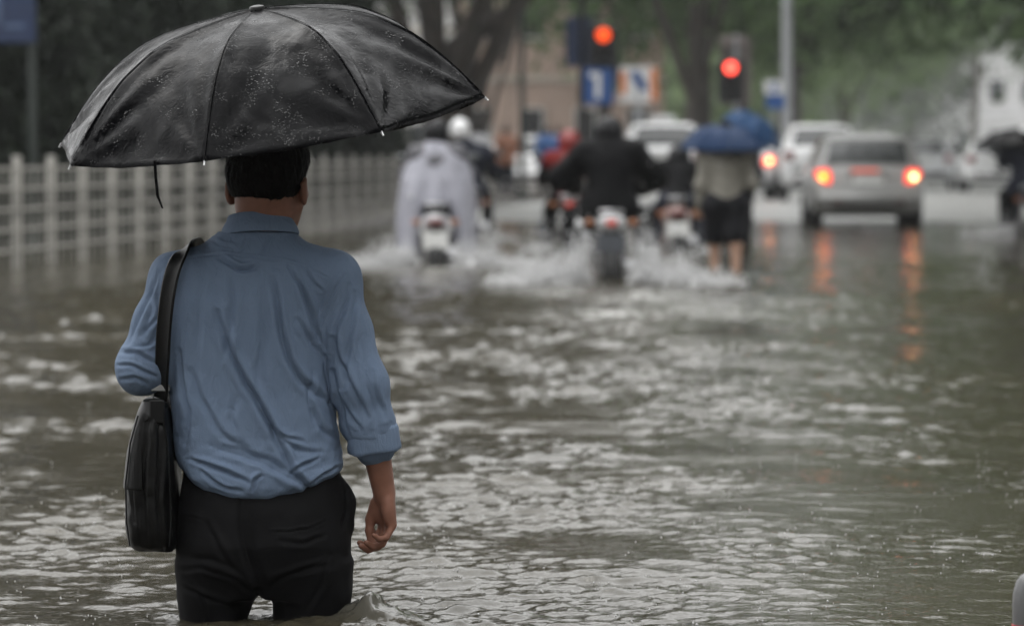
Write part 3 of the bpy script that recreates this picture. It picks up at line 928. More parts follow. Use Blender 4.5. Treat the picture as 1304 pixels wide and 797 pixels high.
# ------------------------------------------------------------------ shoulder bag
bag = empty('shoulder_bag', (MAN_X + mx_(195), MAN_Y, mz_(702)), 0, 'black leather shoulder bag hanging at the left hip of the wading man', 'bag')
BO = -np.array([mx_(195), 0, mz_(702)])
def build_bag():
    def body_rows(g=0.0, z0=702, z1=508):
        return [(mz_(v), mx_((l + r) / 2), .035, (r - l) / 2 / PXM + g, bb + g) for v, l, r, bb in
                ((700, 172, 222, .125), (692, 164, 226, .152), (670, 160, 227, .165), (620, 159, 226, .168), (575, 164, 223, .166), (545, 171, 220, .162), (522, 178, 216, .150), (508, 184, 212, .13)) if z1 <= v <= z0]
    S = SDF((mx_(145), -.17, mz_(715)), (mx_(240), .24, mz_(495)), .004)
    S.profile(body_rows(), 0, 3.6)
    F = [([(196, 512), (192, 560), (188, 620), (192, 690)], .006, .008, .8), ([(210, 520), (208, 570), (206, 640), (212, 695)], .007, .007, .8), ([(176, 530), (172, 590), (176, 660)], .004, .006, .8), ([(184, 600), (182, 650), (186, 690)], .004, .006, -.8)]
    def post(V, N):
        return V + N * (fold_field(V, N, F) + .0042 * vnoise(V, 13, 61) + .0020 * vnoise(V, 40, 62))[:, None]
    o = sdf_obj('bag_body', S, m_leather, bag, BO, post=post)
    # flap on the outer side
    S = SDF((mx_(145), -.17, mz_(700)), (mx_(240), .24, mz_(490)), .004)
    S.profile(body_rows(.0035, 640, 500), 0, 3.6)
    S.cut(lambda x, y, z: x - mx_(188) + .0 * y - .06 * sstep(mz_(540), mz_(512), z), k=.006)
    sdf_obj('flap', S, m_leather, bag, BO)
    # gusset piping towards the viewer
    for q in (-1, 1):
        pts = []
        for v, l, r in ((690, 167, 223), (660, 163, 225), (610, 162, 224), (560, 168, 221), (525, 178, 215)):
            pts.append(mp((l + 3) if q < 0 else (r - 3), v, -.118) + BO)
        MB().tube(pts, .0022, 6).build('piping', m_leather, bag, smooth=True)
    m_ring = mat('dark_buckle_metal', (.25, .25, .25), .3, metal=1.0)
    MB().torus(tuple(mp(206, 504, -.045) + BO), .019, .0028, 20, 6, 'y').build('strap_ring', m_ring, bag, smooth=True)
    MB().box(tuple(mp(205, 520, -.118) + BO), (.036, .012, .055), .003).build('strap_tab', m_leather, bag)
    MB().box(tuple(mp(207, 492, -.066) + BO), (.045, .010, .016), .002).build('strap_slider', m_ring, bag)
    # strap: over the shoulder and down the front
    path = [(206, 506, -.050, .0), (208, 488, -.066, .0), (211, 455, -.100, .0), (214, 415, -.118, .1), (219, 375, -.128, .2), (225, 345, -.122, .3), (232, 326, -.102, .5), (240, 314, -.060, .8), (246, 311, -.015, 1.), (249, 313, .03, 1.), (247, 325, .075, .6), (240, 350, .118, .3), (230, 400, .150, .1), (222, 450, .160, .0), (214, 505, .135, .0)]
    t = np.linspace(0, len(path) - 1, 60)
    P = np.array([(*mp(a, b, y), s_) for a, b, y, s_ in path])
    # catmull-rom
    def cr(t):
        i = np.clip(np.floor(t).astype(int), 0, len(P) - 2); f = (t - i)[:, None]
        p0, p1, p2, p3 = P[np.maximum(i - 1, 0)], P[i], P[i + 1], P[np.minimum(i + 2, len(P) - 1)]
        return .5 * (2 * p1 + (p2 - p0) * f + (2 * p0 - 5 * p1 + 4 * p2 - p3) * f ** 2 + (3 * p1 - p0 - 3 * p2 + p3) * f ** 3)
    C = cr(t)[:, :3] + BO
    rings = []
    for i in range(len(C)):
        T = C[min(i + 1, len(C) - 1)] - C[max(i - 1, 0)]; T /= np.linalg.norm(T)
        out = np.array([-.45, 0, .35]) + np.array([0, -1.0 if i < 32 else 1.0, 0]) * (1 - sstep(24, 32, i) * sstep(40, 32, i))
        W = np.cross(T, out); W /= np.linalg.norm(W)
        Nn = np.cross(W, T); Nn /= np.linalg.norm(Nn)
        hw, th = .0205, .0022
        rings.append([C[i] + W * a * hw + Nn * c * th for a, c in ((-1, -.4), (-.93, 1), (-.8, 1.6), (-.7, 1), (.7, 1), (.8, 1.6), (.93, 1), (1, -.4), (.9, -1), (-.9, -1))])
    MB().loft(rings, True, True).build('strap', m_leather, bag, smooth=True, ang=50)
build_bag()
# ------------------------------------------------------------------ the black umbrella
def umbrella_cloth(name, col, wet=True, rough=.20):
    if name in MATS: return MATS[name]
    m = bpy.data.materials.new(name); m.use_nodes = True
    n, l = nodes_of(m); b = n['Principled BSDF']
    b.inputs['Base Color'].default_value = (*col, 1)
    b.inputs['Roughness'].default_value = rough
    b.inputs['Specular IOR Level'].default_value = .055
    tc = n.new('ShaderNodeTexCoord')
    # film of water: patches of sheen, beads and runs
    pn = n.new('ShaderNodeTexNoise'); pn.inputs['Scale'].default_value = 9; pn.inputs['Detail'].default_value = 6; pn.inputs['Distortion'].default_value = 1.0
    l.new(tc.outputs['Object'], pn.inputs['Vector'])
    rr = n.new('ShaderNodeMapRange'); rr.inputs[1].default_value = .38; rr.inputs[2].default_value = .62; rr.inputs[3].default_value = rough + .16; rr.inputs[4].default_value = max(rough - .16, .1)
    l.new(pn.outputs[0], rr.inputs[0]); l.new(rr.outputs[0], b.inputs['Roughness'])
    v = n.new('ShaderNodeTexVoronoi'); v.inputs['Scale'].default_value = 140; v.inputs['Randomness'].default_value = 1
    l.new(tc.outputs['Object'], v.inputs['Vector'])
    dm = n.new('ShaderNodeMapRange'); dm.inputs[1].default_value = .18; dm.inputs[2].default_value = .36; dm.inputs[3].default_value = 1; dm.inputs[4].default_value = 0
    l.new(v.outputs['Distance'], dm.inputs[0])
    dn = n.new('ShaderNodeTexNoise'); dn.inputs['Scale'].default_value = 17; dn.inputs['Detail'].default_value = 3
    l.new(tc.outputs['Object'], dn.inputs['Vector'])
    dg = n.new('ShaderNodeMapRange'); dg.inputs[1].default_value = .50; dg.inputs[2].default_value = .68
    l.new(dn.outputs[0], dg.inputs[0])
    mu = n.new('ShaderNodeMath'); mu.operation = 'MULTIPLY'
    l.new(dm.outputs[0], mu.inputs[0]); l.new(dg.outputs[0], mu.inputs[1])
    rn = n.new('ShaderNodeTexNoise'); rn.inputs['Scale'].default_value = 30; rn.inputs['Detail'].default_value = 9; rn.inputs['Distortion'].default_value = 2.2
    l.new(tc.outputs['Object'], rn.inputs['Vector'])
    b1 = n.new('ShaderNodeBump'); b1.inputs['Strength'].default_value = .30 if wet else .1; b1.inputs['Distance'].default_value = .005
    l.new(rn.outputs[0], b1.inputs['Height'])
    b2 = n.new('ShaderNodeBump'); b2.inputs['Strength'].default_value = .8 if wet else .1; b2.inputs['Distance'].default_value = .0025
    l.new(mu.outputs[0], b2.inputs['Height']); l.new(b1.outputs[0], b2.inputs['Normal']); l.new(b2.outputs[0], b.inputs['Normal'])
    if wet:
        cw = n.new('ShaderNodeTexNoise'); cw.inputs['Scale'].default_value = 5.5; cw.inputs['Detail'].default_value = 7; cw.inputs['Distortion'].default_value = 1.6
        l.new(tc.outputs['Object'], cw.inputs['Vector'])
        cm = n.new('ShaderNodeMapRange'); cm.inputs[1].default_value = .50; cm.inputs[2].default_value = .68; cm.inputs[4].default_value = .20
        l.new(cw.outputs[0], cm.inputs[0])
        ad = n.new('ShaderNodeMath'); ad.operation = 'ADD'; ad.use_clamp = True
        l.new(cm.outputs[0], ad.inputs[0]); l.new(mu.outputs[0], ad.inputs[1])
        l.new(ad.outputs[0], b.inputs['Coat Weight']); b.inputs['Coat Roughness'].default_value = .10
        l.new(b2.outputs[0], b.inputs['Coat Normal'])
    MATS[name] = m
    return m

m_steel = mat('umbrella_steel', (.35, .35, .36), .35, metal=1.0, var=.05)
m_black_plastic = mat('black_plastic', (.012, .012, .012), .4)
m_tip = mat('umbrella_tip_metal', (.45, .45, .45), .35, metal=1.0, var=.05)

_r = np.array([0, .15, .3, .45, .55, .7, .8, .9, 1.0]); _h = np.array([1, .975, .935, .88, .81, .635, .46, .245, 0.0])
RIB_R = np.linspace(0, 1, 80); RIB_H = np.interp(RIB_R, _r, _h); RIB_H[2:-2] = np.convolve(RIB_H, np.ones(5) / 5, mode='valid')
def build_umbrella(root, A, B, H, cloth, hand_pt, nr=46, na=30, sag=.005, wrinkle=1.0, apex_off=(0, 0, 0), seed=0, strap=True, detail=True):
    """A, B: orthogonal radius vectors of the rim plane, H: apex offset vector; origin = centre of the rim plane"""
    A, B, H = [np.array(v, float) for v in (A, B, H)]
    Rr = np.linalg.norm(A); Nn = H / np.linalg.norm(H)
    def rib_h(r): return float(np.interp(r, RIB_R, RIB_H))
    def rib_r(r): return r
    def pt(r, th):
        return (A * math.cos(th) + B * math.sin(th)) * rib_r(r) + H * rib_h(r)
    apex = H
    for k in range(8):
        t0, t1 = k * math.pi / 4, (k + 1) * math.pi / 4
        V = np.zeros((nr + 1, na + 1, 3))
        tm = (t0 + t1) / 2
        out = A * math.cos(tm) + B * math.sin(tm); out /= np.linalg.norm(out)
        for i in range(nr + 1):
            r = .02 + .98 * i / nr
            p0, p1 = pt(r, t0), pt(r, t1)
            for j in range(na + 1):
                s_ = j / na
                q = p0 * (1 - s_) + p1 * s_
                w = 4 * s_ * (1 - s_)
                # cloth between two ribs: pulled straight, hollow near the hem, slightly full above
                q = q + Nn * (-.010 * w * r) - out * (sag * w * max(r - .55, 0) * 1.2) - (out * .6 + Nn * .8) * (.010 * w * math.sin(math.pi * min(r, 1)))
                # tension folds fanning out of the rib tips
                for e, sg in ((s_, 1), (1 - s_, -1)):
                    dr = 1.0 - r
                    ang = math.atan2(e * .76, dr + 1e-6); rad = math.hypot(e * .76, dr)
                    q = q + (out * .7 + Nn * .7) * (.0110 * wrinkle * math.sin(ang * 11 + k * 1.7 + seed) * math.exp(-rad * 3.6) * min(rad * 14, 1) * min(1, e * 8))
                V[i, j] = q
        Vf = V.reshape(-1, 3)
        edge = np.repeat((np.minimum(np.arange(na + 1), na - np.arange(na + 1)) / na * 4).clip(0, 1)[None, :], nr + 1, 0).ravel()
        top = np.repeat((np.arange(nr + 1) / nr * 3).clip(0, 1)[:, None], na + 1, 1).ravel()
        nz = .0024 * vnoise(Vf, 7, 71 + seed) + .0022 * vnoise(Vf * np.array([1, 1, .6]), 19, 72 + seed) + .0014 * vnoise(Vf, 60, 73 + seed)
        Vf = Vf + (out * .5 + Nn * .85)[None, :] * (nz * edge * top * wrinkle)[:, None]
        I = np.arange((nr + 1) * (na + 1)).reshape(nr + 1, na + 1)
        Q = np.stack([I[:-1, :-1], I[1:, :-1], I[1:, 1:], I[:-1, 1:]], -1).reshape(-1, 4)
        o = obj('canopy_panel', np_mesh('canopy_panel', Vf, Q), cloth, root)
        md = o.modifiers.new('thick', 'SOLIDIFY'); md.thickness = .0008; md.offset = -1
    if not detail: return apex
    hp = np.array(hand_pt, float)
    sdir = hp - apex; L = np.linalg.norm(sdir); sdir /= L
    runner = apex + sdir * (np.linalg.norm(H) * .92 + .03)
    for k in range(8):
        th = k * math.pi / 4
        rib = MB().tube([pt(r, th) - Nn * .006 for r in np.linspace(.02, 1.0, 12)], .0024, 5).build('rib', m_steel, root, smooth=True)
        MB().tube([runner, pt(.52, th) - Nn * .007], .002, 5).build('stretcher', m_steel, rib)
        t = pt(1.0, th); d = t - pt(.95, th); d /= np.linalg.norm(d)
        MB().tube([t - d * .004 - Nn * .002, t + d * .004 - Nn * .003, t + d * .006 - Nn * .004], [.0020, .0020, .0030], 8).build('rib_tip', m_tip, root, smooth=True)
        # sewn seam along the rib
        MB().tube([pt(r, th) + Nn * .0016 for r in np.linspace(.03, .985, 24)], .0009, 5).build('seam', cloth, root, smooth=True)
    MB().tube([apex + sdir * -.004, hp - sdir * .06], .0052, 10).build('shaft', m_steel, root, smooth=True)
    MB().tube([runner - sdir * .02, runner, runner + sdir * .03], [.009, .011, .008], 10).build('runner', m_black_plastic, root, smooth=True)
    MB().tube([hp - sdir * .065, hp - sdir * .05, hp, hp + sdir * .05, hp + sdir * .065], [.009, .013, .0125, .0135, .010], 12).build('handle', m_black_plastic, root, smooth=True)
    c = apex
    MB().tube([c - Nn * .004, c + Nn * .003, c + Nn * .0065, c + Nn * .009], [.0175, .0185, .0165, .008], 16).build('top_cap', m_black_plastic, root, smooth=True)
    if strap:
        t = pt(1.0, math.pi / 4) * .36 + pt(1.0, math.pi / 2) * .64
        P = [t + np.array([0, .0, .005]), t + np.array([.002, 0, -.035]), t + np.array([.006, 0, -.075]), t + np.array([.017, 0, -.104])]
        b = MB(); rings = []
        for i, p in enumerate(P):
            hw = .0062 if i < 3 else .003
            rings.append([p + np.array(v) for v in ((-hw * .5, -.006, 0), (hw * .5, -.005, 0), (hw * .5, .007, 0), (-hw * .5, .006, 0))])
        b.loft(rings, True, True).build('closing_strap', cloth, root, smooth=True)
    return apex

UY = MAN_Y + .10
us = UY / F_PX                                   # metres per picture pixel at the umbrella
uc = at(344, 154, UY)
um = empty('umbrella', uc, 0, 'open wet black umbrella held over the man in the blue shirt', 'umbrella')
cloth_black = umbrella_cloth('wet_black_canopy', (.003, .003, .0035))
# rim vectors (x right, y away, z up) in picture pixels
hp = Vector((MAN_X, MAN_Y, 0)) + Vector(L_HAND.tolist()) - uc
build_umbrella(um, np.array([-275, 68, -29]) * us, np.array([-62, -275, -51]) * us, np.array([-15, -18, 141]) * us, cloth_black, hp)
# ------------------------------------------------------------------ trees and hedges
def leaf_mat(name, c0, c1, trans=.25):
    if name in MATS: return MATS[name]
    m = bpy.data.materials.new(name); m.use_nodes = True
    n, l = nodes_of(m); b = n['Principled BSDF']
    b.inputs['Roughness'].default_value = .55; b.inputs['Specular IOR Level'].default_value = .2
    tc = n.new('ShaderNodeTexCoord')
    nz = n.new('ShaderNodeTexNoise'); nz.inputs['Scale'].default_value = 1.3; nz.inputs['Detail'].default_value = 8
    l.new(tc.outputs['Object'], nz.inputs['Vector'])
    cr = n.new('ShaderNodeValToRGB')
    cr.color_ramp.elements[0].position = .35; cr.color_ramp.elements[0].color = (*c0, 1)
    cr.color_ramp.elements[1].position = .65; cr.color_ramp.elements[1].color = (*c1, 1)
    l.new(nz.outputs[0], cr.inputs[0]); l.new(cr.outputs[0], b.inputs['Base Color'])
    MATS[name] = m
    return m
m_bark = mat('wet_bark', (.035, .028, .022), .6, var=.35, vscale=5, bump=.8, bscale=9, bdist=.04)
m_bark2 = mat('grey_bark', (.09, .085, .075), .7, var=.3, vscale=5, bump=.8, bscale=9, bdist=.04)
LEAF = {
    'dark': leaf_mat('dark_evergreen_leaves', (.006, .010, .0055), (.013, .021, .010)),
    'mid': leaf_mat('street_tree_leaves', (.075, .125, .052), (.135, .195, .085)),
    'pale': leaf_mat('hazed_pale_leaves', (.12, .17, .08), (.18, .245, .115)),  # distance haze put into the leaf colour as a paler green
    'grey': leaf_mat('hazed_grey_green_leaves', (.11, .125, .11), (.17, .185, .16)),  # mist over the far trees put into their leaf colour
}

def leaves(C, Rad, n_clump, per, size, rng, shell=.55, flat=1.0):
    """leaf-sized quads in clumps through an uneven crown volume made of several lobes"""
    out = []
    lob = [(np.zeros(3), 1.0)] + [(np.array([math.cos(a) * .62, math.sin(a) * .62, rng.uniform(-.45, .5)]), rng.uniform(.45, .7)) for a in rng.uniform(0, 6.28, 9)]
    cs = []
    while len(cs) < n_clump:
        c, r = lob[rng.integers(len(lob))]
        d = rng.normal(size=3); d /= np.linalg.norm(d)
        cs.append(c + d * r * rng.uniform(shell, 1.0))
    cs = np.array(cs)
    P = np.repeat(cs * Rad, per, 0)
    P = P + rng.normal(size=P.shape) * (.10 * np.mean(Rad) + .08)
    P += C
    m = len(P)
    u = rng.normal(size=(m, 3)); u /= np.linalg.norm(u, axis=1)[:, None]
    w = rng.normal(size=(m, 3)); v = np.cross(u, w); v /= np.linalg.norm(v, axis=1)[:, None]
    s = size * rng.uniform(.6, 1.35, (m, 1))
    a, b = u * s, v * s * .55
    V = np.stack([P - a, P - b * .9 + a * .1, P + a, P + b * .9 + a * .1], 1).reshape(-1, 3)
    return V, np.arange(m * 4).reshape(-1, 4)

def tree(px, Y, h, kind, label, crown_c=None, crown_r=(3, 3, 2.6), n_clump=420, per=26, size=.13, tr=.2, seed=0, group=None, bark=None, lean=(0, 0), X=None, limbs=6, z0=None, fork=.45, extra=None):
    rng = np.random.default_rng(500 + seed)
    x = X_at(px, Y) if X is None else X
    base_z = (road_z(Y) - .12) if z0 is None else z0
    t = empty('tree', (x, Y, base_z), 0, label, 'tree', group)
    cz = h - crown_r[2] * .95
    C = np.array(crown_c if crown_c is not None else (lean[0] * 1.1, lean[1], cz))
    b = MB()
    top = np.array([lean[0] * .75, lean[1] * .75, max(cz * fork * 1.7, 1.5)])
    pts = [np.array([0, 0, -.1]), np.array([0, 0, .15]), top * .33 + rng.normal(size=3) * tr * .2, top * .66 + rng.normal(size=3) * tr * .3, top]
    b.tube(pts, [tr * 1.5, tr * 1.15, tr, tr * .9, tr * .75], 12)
    for i in range(limbs):
        a = 2 * math.pi * i / limbs + rng.uniform(-.4, .4)
        s0 = top * rng.uniform(.72, 1.0)
        e = C + np.array([math.cos(a) * crown_r[0] * .7, math.sin(a) * crown_r[1] * .7, rng.uniform(-.35, .55) * crown_r[2]])
        mid = (s0 * .5 + e * .5) + np.array([0, 0, .12 * h * rng.uniform(.2, 1)])
        b.tube([s0, s0 * .7 + mid * .3 + rng.normal(size=3) * .06, mid, e], [tr * .5, tr * .42, tr * .3, tr * .08], 7)
        for q in range(2):
            e2 = mid + rng.normal(size=3) * np.array(crown_r) * .35
            b.tube([mid, mid * .5 + e2 * .5 + rng.normal(size=3) * .1, e2], [tr * .22, tr * .15, tr * .04], 5)
    if extra: b.tube([np.array(v) for v in extra], [tr * .55, tr * .45, tr * .38, tr * .25], 9)
    b.build('trunk', bark or m_bark, t, smooth=True, ang=80)
    V, Q = leaves(C, np.array(crown_r), n_clump, per, size, rng)
    obj('crown', np_mesh('crown', V, Q, False), LEAF[kind], t)
    return t

def shrub(px, Y, size, h, label, seed, n=16000, kind='dark', group=None, X=None, leaf=.075):
    rng = np.random.default_rng(900 + seed)
    x = X_at(px, Y) if X is None else X
    t = empty('shrub', (x, Y, road_z(Y) + .05), 0, label, 'shrub', group)
    b = MB()
    for i in range(5):
        a = rng.uniform(0, 6.28)
        e = np.array([math.cos(a) * size[0] * .6, math.sin(a) * size[1] * .6, h * rng.uniform(.6, .9)])
        b.tube([(0, 0, 0), e * .5 + rng.normal(size=3) * .08, e], [.05, .03, .01], 6)
    b.build('stem', m_bark, t, smooth=True, ang=80)
    V, Q = leaves(np.array([0, 0, h * .52]), np.array([size[0], size[1], h * .52]), n // 20, 20, leaf, rng, shell=.25)
    V[:, 2] = np.maximum(V[:, 2], .02)
    obj('foliage', np_mesh('foliage', V, Q, False), LEAF[kind], t)
    return t

# dark evergreens behind the fence
k = 0
GS = 'evergreen shrubs behind the fence'
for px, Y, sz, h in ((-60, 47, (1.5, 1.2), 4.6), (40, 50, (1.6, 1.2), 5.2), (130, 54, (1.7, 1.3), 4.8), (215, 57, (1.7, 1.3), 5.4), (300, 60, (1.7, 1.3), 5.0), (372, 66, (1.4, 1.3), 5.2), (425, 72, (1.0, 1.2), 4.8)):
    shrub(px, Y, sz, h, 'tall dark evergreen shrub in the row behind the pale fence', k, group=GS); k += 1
# clipped hedge at the foot of the shrubs
def hedge(y0, y1, off, w, h, n, seed):
    rng = np.random.default_rng(seed)
    t = empty('hedge', (fence_x((y0 + y1) / 2) - off, (y0 + y1) / 2, road_z((y0 + y1) / 2) + .1), 0, 'low dark hedge running behind the pale street fence', 'hedge')
    o = np.array(t.location)
    y = rng.uniform(y0, y1, n); x = fence_x(y) - off + rng.uniform(-w, w, n)
    zz = np.array([road_z(v) for v in np.linspace(y0, y1, 50)]); zb = np.interp(y, np.linspace(y0, y1, 50), zz)
    z = zb + .05 + h * rng.random(n) ** .8 * (1 + .12 * np.sin(y * 2.3) + .08 * np.sin(y * 5.1 + x * 3))
    P = np.stack([x, y, z], 1) - o
    u = rng.normal(size=(n, 3)); u /= np.linalg.norm(u, axis=1)[:, None]
    v = np.cross(u, rng.normal(size=(n, 3))); v /= np.linalg.norm(v, axis=1)[:, None]
    s = .062 * rng.uniform(.6, 1.4, (n, 1))
    V = np.stack([P - u * s, P - v * s * .55, P + u * s, P + v * s * .55], 1).reshape(-1, 3)
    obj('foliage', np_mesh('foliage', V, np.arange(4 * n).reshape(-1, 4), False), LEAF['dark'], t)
    sm = None
    for yy in np.arange(y0, y1, 1.1):
        p = np.array([fence_x(yy) - off, yy, road_z(yy) + .05]) - o
        if sm is None:
            sm = MB().tube([(0, 0, 0), (.05, .1, h * .4), (-.05, .05, h * .8)], [.03, .02, .008], 5).build('stem', m_bark, t, smooth=True, loc=p).data
        else:
            obj('stem', sm, None, t, p, (0, 0, yy * 1.7))
hedge(30, 82, 2.6, .55, 1.5, 70000, 5)
# the big leaning tree
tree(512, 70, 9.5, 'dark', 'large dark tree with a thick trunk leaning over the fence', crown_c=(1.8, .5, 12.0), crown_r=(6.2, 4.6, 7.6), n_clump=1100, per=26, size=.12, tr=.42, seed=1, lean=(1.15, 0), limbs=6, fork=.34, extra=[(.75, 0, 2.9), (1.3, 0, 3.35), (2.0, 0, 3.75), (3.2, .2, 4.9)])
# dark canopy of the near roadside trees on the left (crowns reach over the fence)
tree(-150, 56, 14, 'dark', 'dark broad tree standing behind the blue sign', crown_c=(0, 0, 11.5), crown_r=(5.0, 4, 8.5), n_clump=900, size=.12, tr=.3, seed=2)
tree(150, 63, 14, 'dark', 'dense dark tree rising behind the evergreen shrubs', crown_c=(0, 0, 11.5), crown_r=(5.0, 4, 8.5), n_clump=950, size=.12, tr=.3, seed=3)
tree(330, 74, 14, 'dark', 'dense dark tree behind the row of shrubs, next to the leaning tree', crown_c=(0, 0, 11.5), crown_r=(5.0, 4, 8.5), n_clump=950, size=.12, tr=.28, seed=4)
# trees round the crossing
tree(440, 86, 14, 'dark', 'dark tree filling the gap left of the leaning trunk', crown_c=(.2, 0, 10.5), crown_r=(4.6, 4.2, 8.6), n_clump=1000, size=.13, tr=.26, seed=15, fork=.3)
tree(884, 112, 13, 'mid', 'green street tree with forked dark trunk behind the red signal', crown_c=(-.2, 0, 11.0), crown_r=(6.2, 4.6, 8.2), n_clump=1100, size=.13, tr=.26, seed=5, limbs=7, fork=.33)
tree(770, 126, 13, 'mid', 'green street tree hanging over the blue signs', crown_c=(.3, 0, 12.0), crown_r=(6.2, 4.6, 8.0), n_clump=1100, size=.13, tr=.24, seed=6, fork=.34)
tree(610, 118, 9.0, 'mid', 'olive green tree above the pink building', crown_c=(0, 0, 12.0), crown_r=(6.0, 4.4, 7.6), n_clump=900, size=.13, tr=.2, seed=7)
tree(1012, 150, 15, 'mid', 'green tree behind the grey lamp post', crown_c=(0, 0, 9.0), crown_r=(5.6, 4, 6.0), n_clump=800, size=.14, tr=.24, seed=8, fork=.3)
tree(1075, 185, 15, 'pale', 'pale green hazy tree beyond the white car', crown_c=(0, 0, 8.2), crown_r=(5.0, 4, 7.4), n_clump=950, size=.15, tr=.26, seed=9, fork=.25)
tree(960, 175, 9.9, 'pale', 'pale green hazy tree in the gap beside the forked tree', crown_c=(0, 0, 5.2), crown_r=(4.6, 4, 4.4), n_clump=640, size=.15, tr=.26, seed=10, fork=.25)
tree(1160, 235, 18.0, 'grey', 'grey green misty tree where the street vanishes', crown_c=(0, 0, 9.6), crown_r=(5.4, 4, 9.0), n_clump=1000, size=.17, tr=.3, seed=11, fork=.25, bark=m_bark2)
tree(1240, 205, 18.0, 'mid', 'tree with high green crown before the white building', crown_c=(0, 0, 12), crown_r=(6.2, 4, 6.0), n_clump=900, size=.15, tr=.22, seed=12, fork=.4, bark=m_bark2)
tree(1330, 170, 16, 'mid', 'green tree at the right kerb beyond the black rider', crown_c=(-.5, 0, 10.5), crown_r=(5.4, 4, 5.4), n_clump=850, size=.14, tr=.22, seed=13, fork=.4, bark=m_bark2)
tree(948, 132, 15, 'dark', 'dark tree whose low branches hang over the traffic', crown_c=(.6, 0, 9.4), crown_r=(6.4, 4, 4.6), n_clump=800, size=.14, tr=.2, seed=14, fork=.4)
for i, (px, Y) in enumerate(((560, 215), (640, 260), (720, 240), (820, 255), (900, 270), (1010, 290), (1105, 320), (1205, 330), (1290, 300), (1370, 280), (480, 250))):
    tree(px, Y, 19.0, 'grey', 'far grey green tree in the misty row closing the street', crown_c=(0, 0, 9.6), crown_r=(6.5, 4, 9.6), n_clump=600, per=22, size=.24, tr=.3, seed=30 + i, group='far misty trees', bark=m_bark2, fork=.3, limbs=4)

# avenue continued mostly out of view, added to darken the water and man's back: the same kinds of tree, sharing their meshes
def copy_tree(src, loc, rz, sc, label, group):
    c = src.copy(); COL.objects.link(c); c.location = loc; c.rotation_euler = (0, 0, rz); c.scale = (sc, sc, sc)
    c['label'] = label; c['group'] = group
    for ch in src.children:
        d = ch.copy(); COL.objects.link(d); d.parent = c
    return c
AV = [tree(0, 30, 10.5, 'mid', 'avenue tree out of view, added to darken the water reflections', crown_c=(0, 0, 6.6), crown_r=(4.6, 4.4, 3.9), n_clump=560, per=26, size=.17, tr=.26, seed=60, X=13.5, fork=.33, group='avenue trees'),
      tree(0, 39, 10.5, 'dark', 'avenue tree out of view, added to darken the water reflections', crown_c=(0, 0, 6.8), crown_r=(4.6, 4.4, 3.7), n_clump=560, per=26, size=.17, tr=.28, seed=61, X=14.3, fork=.33, group='avenue trees')]
q = 0
for y in (-34, -25, -16, -7, 2, 11, 20.5, 50, 61, 72, 84, 98, 114, 130):
    q += 1
    far = y > 40
    copy_tree(AV[q % 2], ((7.4 if far else 10.2) + SLOPE * y, y, road_z(y)), q * 1.3, (1.72 if far else 1.1) + .1 * math.sin(q * 2.1), 'avenue tree out of view, added to darken the water reflections', 'avenue trees')
for y in (-36, -27, -18, -9, 0):
    q += 1
    copy_tree(AV[q % 2], (-10.8 + SLOPE * y, y, road_z(y)), q * 1.3, 1.1 + .12 * math.sin(q * 2.1), 'avenue tree out of view, added to darken the water reflections', 'avenue trees')
for y, px in ((121, 889), (141, 1006)):
    q += 1
    copy_tree(AV[0], (X_at(px, y), y, road_z(y)), q * 1.3, 1.62 + .1 * math.sin(q * 2.1), 'avenue tree out of view, added to darken the water reflections', 'avenue trees')
for x in (-5.5, .5, 6.0):
    q += 1
    copy_tree(AV[q % 2], (x - 3, -42 - abs(x), road_z(-40)), q * 1.3, 1.15, 'avenue tree out of view, added to darken the water reflections', 'avenue trees')

# ------------------------------------------------------------------ pale street fence
def build_fence():
    y0 = 33.2 - 6 * 1.46 * math.cos(math.atan(SLOPE))
    m_f = mat('weathered_fence_paint', (.29, .28, .255), .55, var=.45, vscale=2.2, bump=.15, bscale=30)
    f = empty('street_fence', (fence_x(y0), y0, road_z(y0) + .14), 0, 'pale painted street fence of posts and rails along the flooded kerb', 'fence')
    o = np.array([fence_x(y0), y0, road_z(y0) + .14])
    ang = math.atan(SLOPE)
    L = 1.46; n = 37
    u = np.array([math.sin(ang), math.cos(ang), 0])
    post_me = None; rail_me = None; rod_me = None
    top = 1.03
    for i in range(n + 1):
        p = np.array([o[0], o[1], 0]) + u * L * i
        zb = road_z(p[1]) + .14
        b = MB(); hgt = top - zb + .05
        if post_me is None or True:
            b.box((0, 0, hgt / 2), (.080, .080, hgt), .010)
            b.box((0, 0, .03), (.24, .24, .06), .01)
        b.build('post', m_f, f, loc=(p[0] - o[0], p[1] - o[1], zb - o[2]), rot=(0, 0, -ang))
        if i == n: break
        zr = [.96, .76, .56, .36, .16]
        zr = [z for z in zr]
        for z in zr:
            if rail_me is None:
                rm = MB().box((0, L / 2, 0), (.026, L - .10, .030), .005)
                ro = rm.build('rail', m_f, f, loc=(p[0] - o[0], p[1] - o[1], z - o[2]), rot=(0, 0, -ang)); rail_me = ro.data
            else:
                obj('rail', rail_me, None, f, (p[0] - o[0], p[1] - o[1], z - o[2]), (0, 0, -ang))
        for q in (1, 2, 3):
            c = p + u * L * q / 4
            if rod_me is None:
                rd = MB().box((0, 0, .46), (.018, .018, 1.0), .003)
                ro = rd.build('upright', m_f, f, loc=(c[0] - o[0], c[1] - o[1], .0 - o[2]), rot=(0, 0, -ang)); rod_me = ro.data
            else:
                obj('upright', rod_me, None, f, (c[0] - o[0], c[1] - o[1], .0 - o[2]), (0, 0, -ang))
build_fence()

